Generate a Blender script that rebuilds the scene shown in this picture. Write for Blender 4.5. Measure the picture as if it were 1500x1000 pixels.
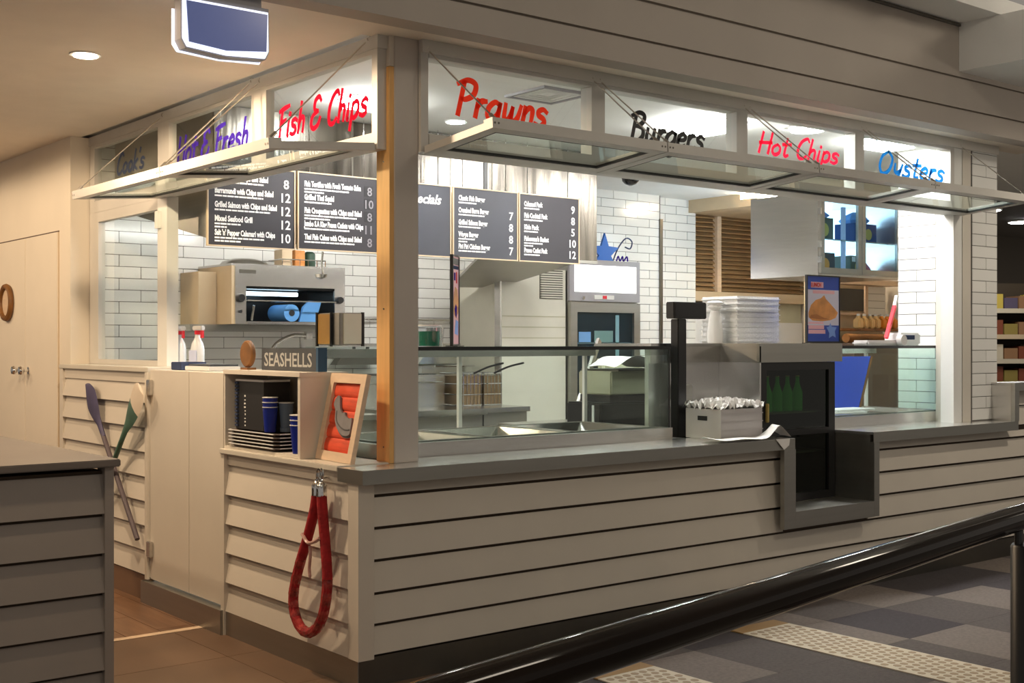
import bpy, bmesh, math, random
from mathutils import Vector, Matrix
random.seed(7)
C = bpy.context.scene.collection
sc = bpy.context.scene
for o in list(bpy.data.objects): bpy.data.objects.remove(o)

# ------------------------------------------------------------------ camera
CAM = Vector((-2.749, -4.431, 1.45)); FW = Vector((0.6264, 0.7795, 0))
cd = bpy.data.cameras.new('camera'); cam = bpy.data.objects.new('camera', cd); C.objects.link(cam)
cd.sensor_fit = 'HORIZONTAL'; cd.sensor_width = 36.0; cd.lens = 36.0*1806.2/1500
cd.shift_y = 2/1500
cd.clip_start = 0.05; cd.clip_end = 200
cam.location = CAM; cam.rotation_euler = FW.to_track_quat('-Z', 'Y').to_euler()
sc.camera = cam

# ------------------------------------------------------------------ world, lights, exposure
w = bpy.data.worlds.new('world'); sc.world = w; w.use_nodes = True
bg = w.node_tree.nodes['Background']; bg.inputs[0].default_value = (1.0, 0.90, 0.78, 1); bg.inputs[1].default_value = 0.25
sc.view_settings.view_transform = 'Standard'; sc.view_settings.look = 'None'
sc.view_settings.exposure = 0.0; sc.view_settings.gamma = 1.0; sc.view_settings.use_curve_mapping = False
sc.cycles.max_bounces = 10; sc.cycles.transparent_max_bounces = 24
try: sc.cycles.sample_clamp_indirect = 6.0
except Exception: pass
def area(name, loc, size, power, col, target=None, sy=None):
    l = bpy.data.lights.new(name, 'AREA'); l.energy = power; l.color = col; l.size = size
    if sy: l.shape = 'RECTANGLE'; l.size_y = sy
    o = bpy.data.objects.new(name, l); C.objects.link(o); o.location = loc
    if target: o.rotation_euler = (Vector(target)-Vector(loc)).to_track_quat('-Z', 'Y').to_euler()
    return o
def spot(name, loc, power, col, angle, blend=.6, target=None, r=.05):
    l = bpy.data.lights.new(name, 'SPOT'); l.energy = power; l.color = col; l.spot_size = math.radians(angle); l.spot_blend = blend
    l.shadow_soft_size = r
    o = bpy.data.objects.new(name, l); C.objects.link(o); o.location = loc
    if target: o.rotation_euler = (Vector(target)-Vector(loc)).to_track_quat('-Z', 'Y').to_euler()
    return o
WARM = (1.0, 0.74, 0.48); MALL = (1.0, 0.87, 0.70)
area('mall_ceiling_lamp', (2.0, -4.2, 4.2), .7, 27, MALL, (2.2, -0.5, 0))
area('mall_ceiling_lamp', (5.5, -3.0, 4.2), .7, 27, MALL, (5.0, -0.3, 0))
area('mall_ceiling_lamp', (-2.5, -4.0, 4.2), .7, 16, MALL, (-1.0, -1.0, 0))
spot('added_column_spot', (5.3, -1.5, 3.10), 95, MALL, 140, .8, (5.2, -.6, 0), r=.08)  # added spot out of view, brightens the right column and siding
spot('added_ceiling_fill', (6.6, -3.4, 2.7), 45, MALL, 110, .9, (4.6, -1.4, 3.6), r=.2)  # added unseen spot that brightens the upper mall ceiling

# ------------------------------------------------------------------ materials
MAT = {}
def mk(name, col, rough=.5, metal=0., noise=0., nscale=6., bump=0., bscale=40., emit=None, estr=0., stretch=None, rnd=0., coat=0., spec=None):
    m = bpy.data.materials.new(name); m.use_nodes = True; nt = m.node_tree; b = nt.nodes['Principled BSDF']
    b.inputs['Base Color'].default_value = (*col, 1); b.inputs['Roughness'].default_value = rough; b.inputs['Metallic'].default_value = metal
    if spec is not None: b.inputs['Specular IOR Level'].default_value = spec
    if coat: b.inputs['Coat Weight'].default_value = coat; b.inputs['Coat Roughness'].default_value = .08
    tc = nt.nodes.new('ShaderNodeTexCoord')
    def vec():
        if stretch:
            mp = nt.nodes.new('ShaderNodeMapping'); mp.inputs['Scale'].default_value = stretch
            nt.links.new(tc.outputs['Object'], mp.inputs[0]); return mp.outputs[0]
        return tc.outputs['Object']
    last = None
    if noise:
        n = nt.nodes.new('ShaderNodeTexNoise'); n.inputs['Scale'].default_value = nscale; n.inputs['Detail'].default_value = 5
        nt.links.new(vec(), n.inputs['Vector'])
        r = nt.nodes.new('ShaderNodeValToRGB'); r.color_ramp.elements[0].position = .3; r.color_ramp.elements[1].position = .7
        r.color_ramp.elements[0].color = (*[max(0, c*(1-noise)) for c in col], 1)
        r.color_ramp.elements[1].color = (*[min(1, c*(1+noise)) for c in col], 1)
        nt.links.new(n.outputs['Fac'], r.inputs[0]); last = r.outputs[0]
    if rnd:
        oi = nt.nodes.new('ShaderNodeObjectInfo'); hs = nt.nodes.new('ShaderNodeHueSaturation')
        mr = nt.nodes.new('ShaderNodeMapRange'); mr.inputs['To Min'].default_value = 1-rnd; mr.inputs['To Max'].default_value = 1+rnd
        nt.links.new(oi.outputs['Random'], mr.inputs['Value']); nt.links.new(mr.outputs[0], hs.inputs['Value'])
        if last: nt.links.new(last, hs.inputs['Color'])
        else: hs.inputs['Color'].default_value = (*col, 1)
        last = hs.outputs[0]
    if last: nt.links.new(last, b.inputs['Base Color'])
    if bump:
        n2 = nt.nodes.new('ShaderNodeTexNoise'); n2.inputs['Scale'].default_value = bscale; nt.links.new(vec(), n2.inputs['Vector'])
        bp = nt.nodes.new('ShaderNodeBump'); bp.inputs['Strength'].default_value = bump; bp.inputs['Distance'].default_value = .01
        nt.links.new(n2.outputs['Fac'], bp.inputs['Height']); nt.links.new(bp.outputs[0], b.inputs['Normal'])
    if emit: b.inputs['Emission Color'].default_value = (*emit, 1); b.inputs['Emission Strength'].default_value = estr
    MAT[name] = m; return m
def mkpaint(name, col):
    m = bpy.data.materials.new(name); m.use_nodes = True; nt = m.node_tree; nt.nodes.clear()
    out = nt.nodes.new('ShaderNodeOutputMaterial'); mx = nt.nodes.new('ShaderNodeMixShader'); d = nt.nodes.new('ShaderNodeBsdfDiffuse'); t = nt.nodes.new('ShaderNodeBsdfTranslucent')
    d.inputs[0].default_value = (*col, 1); t.inputs[0].default_value = (*col, 1); mx.inputs[0].default_value = .5
    nt.links.new(d.outputs[0], mx.inputs[1]); nt.links.new(t.outputs[0], mx.inputs[2]); nt.links.new(mx.outputs[0], out.inputs[0]); MAT[name] = m
def mkglass(name, tint, ior=1.5, gl=.02):
    m = bpy.data.materials.new(name); m.use_nodes = True; nt = m.node_tree; nt.nodes.clear()
    out = nt.nodes.new('ShaderNodeOutputMaterial'); mx = nt.nodes.new('ShaderNodeMixShader'); t = nt.nodes.new('ShaderNodeBsdfTransparent')
    g = nt.nodes.new('ShaderNodeBsdfGlossy'); fr = nt.nodes.new('ShaderNodeFresnel')
    t.inputs[0].default_value = (*tint, 1); g.inputs['Roughness'].default_value = gl; g.inputs[0].default_value = (.95, 1, .98, 1); fr.inputs[0].default_value = ior
    ge = nt.nodes.new('ShaderNodeNewGeometry'); sb_ = nt.nodes.new('ShaderNodeMath'); sb_.operation = 'SUBTRACT'; sb_.inputs[0].default_value = 1; ml = nt.nodes.new('ShaderNodeMath'); ml.operation = 'MULTIPLY'; fr.inputs[0].default_value = ior
    nt.links.new(ge.outputs['Backfacing'], sb_.inputs[1]); nt.links.new(fr.outputs[0], ml.inputs[0]); nt.links.new(sb_.outputs[0], ml.inputs[1]); nt.links.new(ml.outputs[0], mx.inputs[0]); nt.links.new(t.outputs[0], mx.inputs[1]); nt.links.new(g.outputs[0], mx.inputs[2]); nt.links.new(mx.outputs[0], out.inputs[0])
    MAT[name] = m
mk('paint', (.70, .645, .56), .5, noise=.03, nscale=3, bump=.03, bscale=60)
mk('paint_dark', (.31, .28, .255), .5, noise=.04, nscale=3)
mk('paint_grey', (.56, .51, .46), .5, noise=.04, nscale=3)
mk('slab_top', (.16, .14, .125), .4, noise=.05)
mk('trim_paint', (.66, .62, .54), .45, noise=.03)
mk('groove', (.06, .04, .025), .8)  # dark core colour stands in for shade in the board gaps
mk('frame_alu', (.62, .60, .56), .38, noise=.03)
mk('frame_white', (.80, .80, .77), .35)
mk('ceiling_warm', (.90, .82, .71), .7, noise=.02)
mk('ceiling_white', (.92, .92, .90), .7, noise=.015)
mk('fascia', (.47, .42, .37), .6, noise=.04, nscale=2)
mk('wall_cream', (.82, .75, .64), .6, noise=.03, nscale=2)
mk('orange_timber', (.78, .45, .16), .6, noise=.12, nscale=5, stretch=(6, 6, .6))
mk('pale_timber', (.72, .54, .38), .55, noise=.08, nscale=5, stretch=(2, 2, 8))
mk('steel', (.66, .64, .61), .27, 1.0, noise=.04, nscale=3, stretch=(.6, .6, 14), bump=.01, bscale=30)
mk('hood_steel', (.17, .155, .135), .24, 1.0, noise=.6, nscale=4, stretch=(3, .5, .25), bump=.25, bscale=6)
mk('steel_dull', (.42, .41, .375), .40, 1.0, noise=.05, nscale=3, stretch=(.5, .5, 10))
mk('steel_dark', (.16, .15, .13), .35, .9, noise=.1, nscale=3)
mk('steel_light', (.74, .73, .71), .24, .85, noise=.03, nscale=3, stretch=(.6, .6, 12))
mk('steel_bright', (.72, .72, .70), .18, 1.0)
mk('chrome', (.8, .8, .8), .08, 1.0)
mk('tile', (.80, .80, .775), .16, rnd=.04)
mk('grout', (.16, .15, .14), .9)
mk('black', (.012, .012, .013), .35)
mk('black_gloss', (.010, .008, .007), .12, noise=.1, coat=.3)
mk('rail_dark', (.014, .008, .005), .06, noise=.3, nscale=4, spec=.16)
mk('gasket', (.02, .02, .02), .7)
mk('board', (.028, .026, .032), .6, noise=.1, nscale=4)
mk('board_blue', (.045, .048, .062), .6, noise=.1, nscale=4)
mk('chalk_white', (.93, .92, .90), .6)
mk('chalk_grey', (.22, .21, .23), .6)
mkpaint('red_paint', (.80, .045, .02)); mkpaint('crimson_paint', (.72, .012, .04)); mkpaint('purple_paint', (.07, .03, .36)); mkpaint('blue_paint', (.008, .10, .30)); mkpaint('slate_paint', (.11, .14, .24))
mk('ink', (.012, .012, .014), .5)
mk('plank', (.21, .11, .058), .30, noise=.25, nscale=3, stretch=(8, 1, 1), rnd=.12)
mk('floor_tile', (.17, .10, .06), .32, noise=.2, nscale=2, rnd=.06)
mk('carpet_light', (.19, .16, .142), .95, noise=.15, nscale=60, bump=.3, bscale=300)
mk('carpet_mid', (.105, .089, .084), .95, noise=.15, nscale=60, bump=.3, bscale=300)
mk('carpet_dark', (.058, .050, .055), .95, noise=.15, nscale=60, bump=.3, bscale=300)
mk('carpet_base', (.03, .028, .03), .95)
mk('tactile', (.62, .55, .42), .6, noise=.06); mk('tactile_dot', (.36, .27, .17), .7); mk('tactile_brass', (.35, .21, .07), .5)
mk('velvet', (.34, .008, .012), .8, noise=.25, nscale=30, bump=.4, bscale=60)
mk('velvet_wrap', (.36, .045, .04), .22, noise=.55, nscale=26, bump=.5, bscale=50)
mk('plastic_film', (.55, .32, .28), .2)
mk('white_plastic', (.80, .80, .80), .4); mk('grey_plastic', (.50, .47, .46), .45, noise=.03)
mk('paper', (.88, .87, .85), .7, bump=.2, bscale=20)
mk('towel', (.86, .86, .85), .95, bump=.6, bscale=40)
mk('blue_cup', (.008, .022, .26), .3); mk('grey_cup', (.10, .14, .20), .4); mk('blue_towel', (.12, .35, .75), .8); mk('blue_plastic', (.02, .07, .60), .35)
mk('tray_brown', (.10, .06, .04), .5); mk('brown_wood', (.20, .085, .02), .5, noise=.4, nscale=8); mk('sign_grey', (.050, .058, .070), .6, noise=.2, nscale=10)
mk('sign_letter', (.42, .43, .42), .6); mk('teal_end', (.015, .07, .15), .5)
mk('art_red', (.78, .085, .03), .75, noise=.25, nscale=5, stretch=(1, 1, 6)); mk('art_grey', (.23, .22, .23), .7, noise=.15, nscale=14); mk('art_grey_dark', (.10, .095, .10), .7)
mk('blade_blue', (.085, .075, .16), .55, noise=.2, nscale=8); mk('blade_green', (.07, .15, .11), .55, noise=.25, nscale=8); mk('blade_white', (.72, .62, .50), .55); mk('shaft_wood', (.11, .085, .10), .55)
mk('red_plastic', (.75, .03, .05), .35); mk('green_liquid', (.01, .13, .07), .2); mk('yellow_panel', (.55, .30, .06), .4, noise=.1)
mk('cream_panel', (.72, .70, .60), .32, noise=.03); mk('cream_metal', (.52, .50, .36), .4, noise=.05)
mk('blue_star', (.01, .13, .55), .4); mk('louvre', (.40, .26, .13), .35, .3, noise=.1); mk('beige', (.60, .47, .31), .5, noise=.04)
mk('lightbox', (.9, .9, .9), .5, emit=(1, .98, .97), estr=1.5)
mk('light_panel', (.9, .9, .9), .5, emit=(1.0, .985, .95), estr=95.)
mk('warm_panel', (.9, .9, .9), .5, emit=(1.0, .80, .55), estr=95.)
mk('added_hood_glow', (.9, .9, .9), .5, emit=(1.0, .97, .91), estr=70.)
mk('cool_panel', (.9, .9, .9), .5, emit=(.62, .85, 1.0), estr=5.)
mk('down_emit', (.9, .9, .9), .5, emit=(1.0, .86, .66), estr=28.)
mk('sign_face', (.10, .13, .30), .18, noise=.15, nscale=3, emit=(.16, .20, .45), estr=.35); mk('sign_glow', (.9, .9, .95), .4, emit=(.80, .85, 1.0), estr=1.3); mk('sign_body', (.35, .34, .36), .4)
mk('screen_blue', (.015, .06, .40), .35, noise=.12, nscale=3); mk('pastel_pink', (.78, .42, .48), .5); mk('pastel_lilac', (.62, .60, .74), .5); mk('batter', (.62, .26, .07), .6, noise=.3, nscale=12); mk('batter_dark', (.38, .13, .03), .6); mk('pale_blue', (.18, .32, .75), .5)
mk('fridge_dark', (.020, .028, .018), .2); mk('bottle_green', (.02, .16, .02), .12, emit=(.05, .5, .05), estr=.05); mk('gold', (.5, .38, .12), .4)
mk('juice', (.80, .30, .03), .3); mk('juice_pale', (.80, .55, .25), .3); mk('egg_yellow', (.55, .42, .08), .5); mk('dark_green', (.02, .06, .035), .5); mk('pink', (.6, .12, .2), .5)
mk('product_a', (.30, .23, .06), .5); mk('product_b', (.22, .06, .03), .5); mk('product_c', (.30, .16, .08), .5); mk('product_d', (.10, .08, .14), .5); mk('shop_dark', (.06, .045, .03), .7); mk('basket', (.28, .19, .11), .4, .6)
mk('kitchen_floor', (.60, .58, .55), .4, noise=.1)
mk('floor_grey', (.16, .15, .14), .4)
mk('clear_plastic', (.75, .80, .85), .15); mk('label_blue', (.55, .62, .85), .4)
mkglass('glass', (.965, .985, .98)); mkglass('glass_green', (.93, .975, .96)); mkglass('glass_dark', (.62, .72, .60)); mkglass('glass_blue', (.75, .88, .95)); mkglass('clear', (.90, .93, .96))

# ------------------------------------------------------------------ helpers
WM = {}
def box(bm, x0, x1, y0, y1, z0, z1, M=None):
    vs = [bm.verts.new((x, y, z)) for z in (z0, z1) for y in (y0, y1) for x in (x0, x1)]
    for f in ((0, 2, 3, 1), (4, 5, 7, 6), (0, 1, 5, 4), (2, 6, 7, 3), (0, 4, 6, 2), (1, 3, 7, 5)): bm.faces.new([vs[i] for i in f])
    if M is not None:
        for v in vs: v.co = M @ v.co
    return bm
def nb(): return bmesh.new()
def B(*a, M=None, bev=0):
    bm = box(nb(), *a, M=M)
    if bev: bmesh.ops.bevel(bm, geom=bm.edges[:], offset=bev, segments=2, affect='EDGES')
    return bm
def prism(pts, t, M):
    """2-D outline pts in the local xy plane, extruded 0..t along local z, then moved by M"""
    bm = nb(); a = [bm.verts.new(M @ Vector((x, y, 0))) for x, y in pts]; b = [bm.verts.new(M @ Vector((x, y, t))) for x, y in pts]
    n = len(pts); bm.faces.new(a[::-1]); bm.faces.new(b)
    for i in range(n): bm.faces.new((a[i], a[(i+1) % n], b[(i+1) % n], b[i]))
    bmesh.ops.recalc_face_normals(bm, faces=bm.faces[:]); return bm
def lathe(prof, loc, n=20, axis='Z', bm=None):
    bm = bm or nb(); rings = []
    for r, z in prof:
        ring = []
        for i in range(n):
            a = 2*math.pi*i/n; p = Vector((r*math.cos(a), r*math.sin(a), z))
            if axis == 'X': p = Vector((p.z, p.x, p.y))
            if axis == 'Y': p = Vector((p.x, p.z, p.y))
            ring.append(bm.verts.new(p+Vector(loc)))
        rings.append(ring)
    for a, b in zip(rings, rings[1:]):
        for i in range(n): bm.faces.new((a[i], a[(i+1) % n], b[(i+1) % n], b[i]))
    bm.faces.new(rings[0][::-1]); bm.faces.new(rings[-1]); bmesh.ops.recalc_face_normals(bm, faces=bm.faces[:])
    return bm
def smooth(pts, k=6, closed=False):
    P = [Vector(p) for p in pts]
    if len(P) < 3: return P
    out = []; n = len(P)
    for i in range(n if closed else n-1):
        p0 = P[(i-1) % n] if closed or i else P[i]*2-P[i+1]; p1 = P[i]; p2 = P[(i+1) % n]
        p3 = P[(i+2) % n] if closed or i+2 < n else p2*2-p1
        for j in range(k):
            t = j/k; out.append(.5*((2*p1)+(p2-p0)*t+(2*p0-5*p1+4*p2-p3)*t*t+(3*p1-p0-3*p2+p3)*t**3))
    if not closed: out.append(P[-1])
    return out
def tube(pts, r, n=8, bm=None):
    bm = bm or nb(); P = [Vector(p) for p in pts]; rs = r if isinstance(r, (list, tuple)) else [r]*len(P); rings = []
    up = None
    for i, p in enumerate(P):
        d = (P[min(i+1, len(P)-1)]-P[max(i-1, 0)]).normalized()
        if up is None: up = Vector((0, 0, 1)) if abs(d.z) < .9 else Vector((1, 0, 0))
        s = d.cross(up).normalized(); u2 = s.cross(d).normalized(); up = u2
        rings.append([bm.verts.new(p+s*rs[i]*math.cos(2*math.pi*k/n)+u2*rs[i]*math.sin(2*math.pi*k/n)) for k in range(n)])
    for a, b in zip(rings, rings[1:]):
        for i in range(n): bm.faces.new((a[i], a[(i+1) % n], b[(i+1) % n], b[i]))
    bm.faces.new(rings[0][::-1]); bm.faces.new(rings[-1]); bmesh.ops.recalc_face_normals(bm, faces=bm.faces[:])
    return bm
def bar(a, b, wx, wz, bm=None):
    """rectangular bar from a to b"""
    bm = bm or nb(); a = Vector(a); b = Vector(b); d = (b-a).normalized()
    s = d.cross(Vector((0, 0, 1)));  s = s.normalized() if s.length > 1e-4 else Vector((1, 0, 0)); u = s.cross(d).normalized()
    vs = []
    for p in (a, b):
        for i, j in ((-1, -1), (1, -1), (1, 1), (-1, 1)): vs.append(bm.verts.new(p+s*wx/2*i+u*wz/2*j))
    for f in ((3, 2, 1, 0), (4, 5, 6, 7), (0, 1, 5, 4), (1, 2, 6, 5), (2, 3, 7, 6), (3, 0, 4, 7)): bm.faces.new([vs[i] for i in f])
    bmesh.ops.recalc_face_normals(bm, faces=bm.faces[:]); return bm
def wm(o):
    return WM.get(o.name, Matrix.Identity(4))
def place(name, me, c, parent):
    o = bpy.data.objects.new(name, me); C.objects.link(o); M = Matrix.Translation(c); WM[o.name] = M
    if parent: o.parent = parent; o.matrix_basis = wm(parent).inverted() @ M
    else: o.matrix_basis = M
    return o
def obj(name, bm, m, parent=None, sm=False):
    """one mesh object from a bmesh given in world coordinates; its origin goes to the middle of its base"""
    me = bpy.data.meshes.new(name)
    lo = [min(v.co[i] for v in bm.verts) for i in range(3)]; hi = [max(v.co[i] for v in bm.verts) for i in range(3)]
    c = Vector(((lo[0]+hi[0])/2, (lo[1]+hi[1])/2, lo[2]))
    for v in bm.verts: v.co -= c
    if sm:
        for f in bm.faces: f.smooth = True
    bm.to_mesh(me); bm.free(); me.materials.append(MAT[m])
    if sm:
        try: me.set_sharp_from_angle(angle=math.radians(40))
        except Exception: pass
    return place(name, me, c, parent)
def tag(o, label, cat, group=None):
    o['label'] = label; o['category'] = cat
    if group: o['group'] = group
    return o
def thing(name, label, cat, loc=(0, 0, 0), group=None):
    o = bpy.data.objects.new(name, None); C.objects.link(o); o.empty_display_size = .1; o.location = loc; WM[o.name] = Matrix.Translation(loc)
    return tag(o, label, cat, group)
def struct(name, bm=None, m=None, loc=(0, 0, 0), label=None):
    if bm is None:
        o = bpy.data.objects.new(name, None); C.objects.link(o); o.location = loc; WM[o.name] = Matrix.Translation(loc)
    else: o = obj(name, bm, m)
    o['kind'] = 'structure'
    if label: o['label'] = label
    return o
def copy_mesh(src, c, parent):
    return place(src.name.split('.')[0], src.data, c, parent)
# text: built-in font, as flat mesh; 'F' faces -Y (front), 'L' faces -X (left side)
def frame_of(face, origin):
    if face == 'F': return Matrix.Translation(origin) @ Matrix(((1, 0, 0, 0), (0, 0, -1, 0), (0, 1, 0, 0), (0, 0, 0, 1)))
    return Matrix.Translation(origin) @ Matrix(((0, 0, -1, 0), (-1, 0, 0, 0), (0, 1, 0, 0), (0, 0, 0, 1)))
def text_bm(body, size, origin, face='F', shear=0., off=0., width=None, spacing=1.):
    cu = bpy.data.curves.new('t', 'FONT'); cu.body = body; cu.size = size; cu.shear = shear; cu.offset = off; cu.space_character = spacing; cu.resolution_u = 2; cu.extrude = .0004
    o = bpy.data.objects.new('t', cu); me = bpy.data.meshes.new_from_object(o); bm = nb(); bm.from_mesh(me)
    if width:
        x1 = max(v.co.x for v in bm.verts); s = width/x1
        for v in bm.verts: v.co.x *= s
    M = frame_of(face, origin)
    for v in bm.verts: v.co = M @ v.co
    bpy.data.objects.remove(o); bpy.data.curves.remove(cu); bpy.data.meshes.remove(me)
    return bm
GL = {
 'P': (.55, [[(.1, 0), (.1, .95)], [(-.08, .86), (.2, 1), (.45, .9), (.45, .62), (.25, .46), (.1, .46)]]),
 'r': (.38, [[(.08, .5), (.08, 0)], [(.08, .28), (.18, .46), (.33, .48)]]),
 'a': (.50, [[(.38, .42), (.22, .5), (.06, .33), (.06, .1), (.2, 0), (.35, .16), (.38, .46)], [(.39, .48), (.38, .06), (.46, .0)]]),
 'w': (.62, [[(.05, .5), (.08, .1), (.16, 0), (.26, .15), (.29, .42)], [(.29, .42), (.3, .1), (.38, 0), (.5, .15), (.55, .5)]]),
 'n': (.44, [[(.07, .5), (.07, 0)], [(.07, .28), (.18, .47), (.3, .45), (.33, .3), (.33, 0)]]),
 's': (.42, [[(.36, .42), (.22, .5), (.09, .43), (.11, .31), (.28, .22), (.32, .1), (.2, 0), (.02, .06)]]),
 'B': (.60, [[(.1, 0), (.1, .95)], [(-.06, .86), (.2, 1), (.42, .92), (.42, .7), (.25, .54), (.12, .52)], [(.2, .53), (.45, .45), (.5, .2), (.32, 0), (.08, .02)]]),
 'u': (.48, [[(.07, .5), (.07, .15), (.16, 0), (.28, .1), (.34, .25)], [(.35, .5), (.35, .05), (.43, 0)]]),
 'g': (.48, [[(.38, .42), (.22, .5), (.06, .33), (.06, .14), (.2, .04), (.35, .18), (.38, .46)], [(.39, .48), (.38, -.2), (.25, -.35), (.06, -.28)]]),
 'e': (.42, [[(.07, .25), (.3, .28), (.34, .4), (.22, .5), (.08, .38), (.06, .15), (.18, 0), (.36, .08)]]),
 'H': (.62, [[(.1, 0), (.1, 1)], [(.5, 0), (.5, 1)], [(.03, .48), (.57, .54)]]),
 'o': (.46, [[(.22, .5), (.06, .35), (.06, .12), (.2, 0), (.36, .12), (.36, .36), (.22, .5)]]),
 't': (.36, [[(.15, .85), (.14, .12), (.22, 0), (.32, .06)], [(-.02, .54), (.36, .58)]]),
 'C': (.55, [[(.5, .85), (.38, 1), (.15, .8), (.06, .4), (.15, .05), (.35, 0), (.5, .15)]]),
 'h': (.44, [[(.08, 1), (.07, 0)], [(.07, .28), (.18, .48), (.3, .45), (.33, .3), (.33, 0)]]),
 'i': (.22, [[(.08, .5), (.08, .05), (.14, 0)], [(.1, .67), (.11, .75)]]),
 'p': (.46, [[(.08, .5), (.07, -.35)], [(.07, .35), (.2, .5), (.36, .4), (.36, .12), (.2, 0), (.08, .1)]]),
 'O': (.65, [[(.3, 1), (.08, .75), (.06, .3), (.25, 0), (.5, .2), (.54, .7), (.3, 1)]]),
 'y': (.46, [[(.06, .5), (.1, .2), (.22, .12), (.34, .25)], [(.39, .5), (.3, -.05), (.12, -.35)]]),
 'F': (.50, [[(.12, 0), (.12, .95)], [(-.04, .88), (.22, .95), (.52, 1)], [(.12, .5), (.40, .54)]]),
 '&': (.60, [[(.45, .85), (.3, 1), (.12, .88), (.14, .62), (.34, .54)], [(.34, .54), (.08, .42), (.04, .15), (.2, 0), (.42, .1), (.50, .32)]]),
 'k': (.42, [[(.08, 1), (.07, 0)], [(.35, .5), (.1, .25), (.37, 0)]]),
 "'": (.16, [[(.08, 1), (.05, .8)]]), ' ': (.30, [])}
def brush(text, origin, face, width, height, wd=.16, shear=.22):
    """hand-painted lettering as a thin layer of paint: ribbons along brush strokes"""
    adv = sum(GL[c][0] for c in text); sx = width/adv; bm = nb(); M = frame_of(face, origin); x = 0; lay = 0
    for ch in text:
        a, ss = GL[ch]
        for s in ss:
            lay += 1
            pts = smooth([((x+p[0]+shear*p[1])*sx, p[1]*height, 0) for p in s], 7) if len(s) > 2 else [Vector(((x+p[0]+shear*p[1])*sx, p[1]*height, 0)) for p in s]
            hw = wd*height/2; L = []; R = []
            for i, p in enumerate(pts):
                d = (pts[min(i+1, len(pts)-1)]-pts[max(i-1, 0)]).normalized(); nrm = Vector((-d.y, d.x, 0))
                q = hw*(1.0 if len(pts) < 3 else (.82+.3*math.sin(math.pi*i/(len(pts)-1))))
                p2 = p.copy()
                if i == 0: p2 -= d*hw*.5
                if i == len(pts)-1: p2 += d*hw*.5
                zz = Vector((0, 0, .0006+.00005*(lay % 9)))
                L.append(bm.verts.new(M @ (p2+nrm*q+zz))); R.append(bm.verts.new(M @ (p2-nrm*q+zz)))
            for i in range(len(pts)-1): bm.faces.new((R[i], R[i+1], L[i+1], L[i]))
        x += a
    return bm
# a tiled wall: each tile an object under the wall, tiles past the count joined as stuff
def tile_wall(parent, plane, c, a0, a1, z0, z1, keep=None, name='wall_tile', tw=.303, th=.0785, gap=.004, dep=.008, start=0, limit=300):
    protos = {}; n = 0; rest = nb(); row = 0; z = z0; anyrest = False
    while z+gap < z1-.005:
        zt = min(z+th-gap, z1); off = -(tw/2) if (row+start) % 2 else 0; a = a0+off
        while a < a1-.01:
            l = max(a, a0); r = min(a+tw-gap, a1)
            if r-l > .02:
                ok = n < limit and (keep is None or keep((l+r)/2, (z+zt)/2))
                if plane == 'Y': bb = (l, r, c-dep, c, z, zt)
                else: bb = (c-dep, c, l, r, z, zt)
                if ok:
                    key = (round(r-l, 3), round(zt-z, 3))
                    if key not in protos: protos[key] = obj(name, B(*bb, bev=.0015), 'tile', parent)
                    else: copy_mesh(protos[key], Vector(((bb[0]+bb[1])/2, (bb[2]+bb[3])/2, z)), parent)
                    n += 1
                else: box(rest, *bb); anyrest = True
            a += tw
        z += th; row += 1
    if anyrest:
        o = obj('hidden_tiles', rest, 'tile', parent); o['kind'] = 'stuff'
    else: rest.free()

# ================================================================== SETTING
fl = struct('floor', B(-8, 16, -8, 14, -.12, -.03), 'floor_grey')
# brown floor of the walkway: planks beyond the metal strip, tiles before it
pl = None
for i in range(14):
    x0 = -2.4+i*.18; off = (i*0.37) % .9
    y = 1.50-off
    while y < 5.6:
        a, b2 = max(y, 1.50), min(y+.9, 5.6)
        if b2-a > .05 and x0 < .0: obj('plank', B(x0, min(x0+.177, .04), a, b2-.003, -.03, 0), 'plank', fl)
        y += .9
for i in range(5):
    for j in range(5):
        x0, y0 = -2.6+i*.6, 1.44-(j+1)*.6
        x1 = min(x0+.597, .55)
        if x1 > x0: obj('floor_tile', B(x0, x1, y0, y0+.597, -.03, 0), 'floor_tile', fl)
obj('joint_strip', B(-2.4, .04, 1.445, 1.495, -.03, .002), 'pale_timber', fl)
# carpet tiles in front of the shop
cols = ['carpet_light', 'carpet_mid', 'carpet_dark']
pat = random.Random(11)
for i in range(13):
    for j in range(7):
        x0 = .56+i*.5; y1 = .06-j*.5
        if y1 < -3.2 or x0 > 6.6: continue
        k = 0 if (i+2*j) % 5 in (0, 3) else (2 if (i*3+j) % 4 in (1, 2) else 1)
        if pat.random() < .25: k = pat.randrange(3)
        obj('carpet_tile', B(x0, x0+.4985, y1-.4985, y1, -.03, 0), cols[k], fl)

# kitchen shell
struct('floor', B(.12, 8.0, .11, 4.3, -.029, .0), 'kitchen_floor')
wb = struct('wall_back', B(0.21, 5.52, 3.655, 3.80, 0, 2.82), 'grout')
tile_wall(wb, 'Y', 3.655, .22, 5.50, 1.10, 2.82, keep=lambda a, z: (z < 2.14 and z > 1.2) or (a > 4.45))
wb2 = struct('wall_back', B(5.52, 6.10, 3.755, 3.86, 0, 2.82), 'grout')
tile_wall(wb2, 'Y', 3.755, 5.53, 6.10, 1.34, 2.82, keep=lambda a, z: True, start=1)
struct('trim_1', B(5.495, 5.53, 3.63, 3.66, 1.2, 2.60), 'steel_dark')
ck = struct('ceiling', B(.1, 8.2, .19, 4.6, 2.82, 2.95), 'ceiling_white')
wr = struct('wall_right', B(5.005, 5.12, .15, .76, 0, 2.82), 'grout')
tile_wall(wr, 'X', 5.005, .31, .76, .95, 2.82, keep=lambda a, z: True)
wp = nb()
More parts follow.
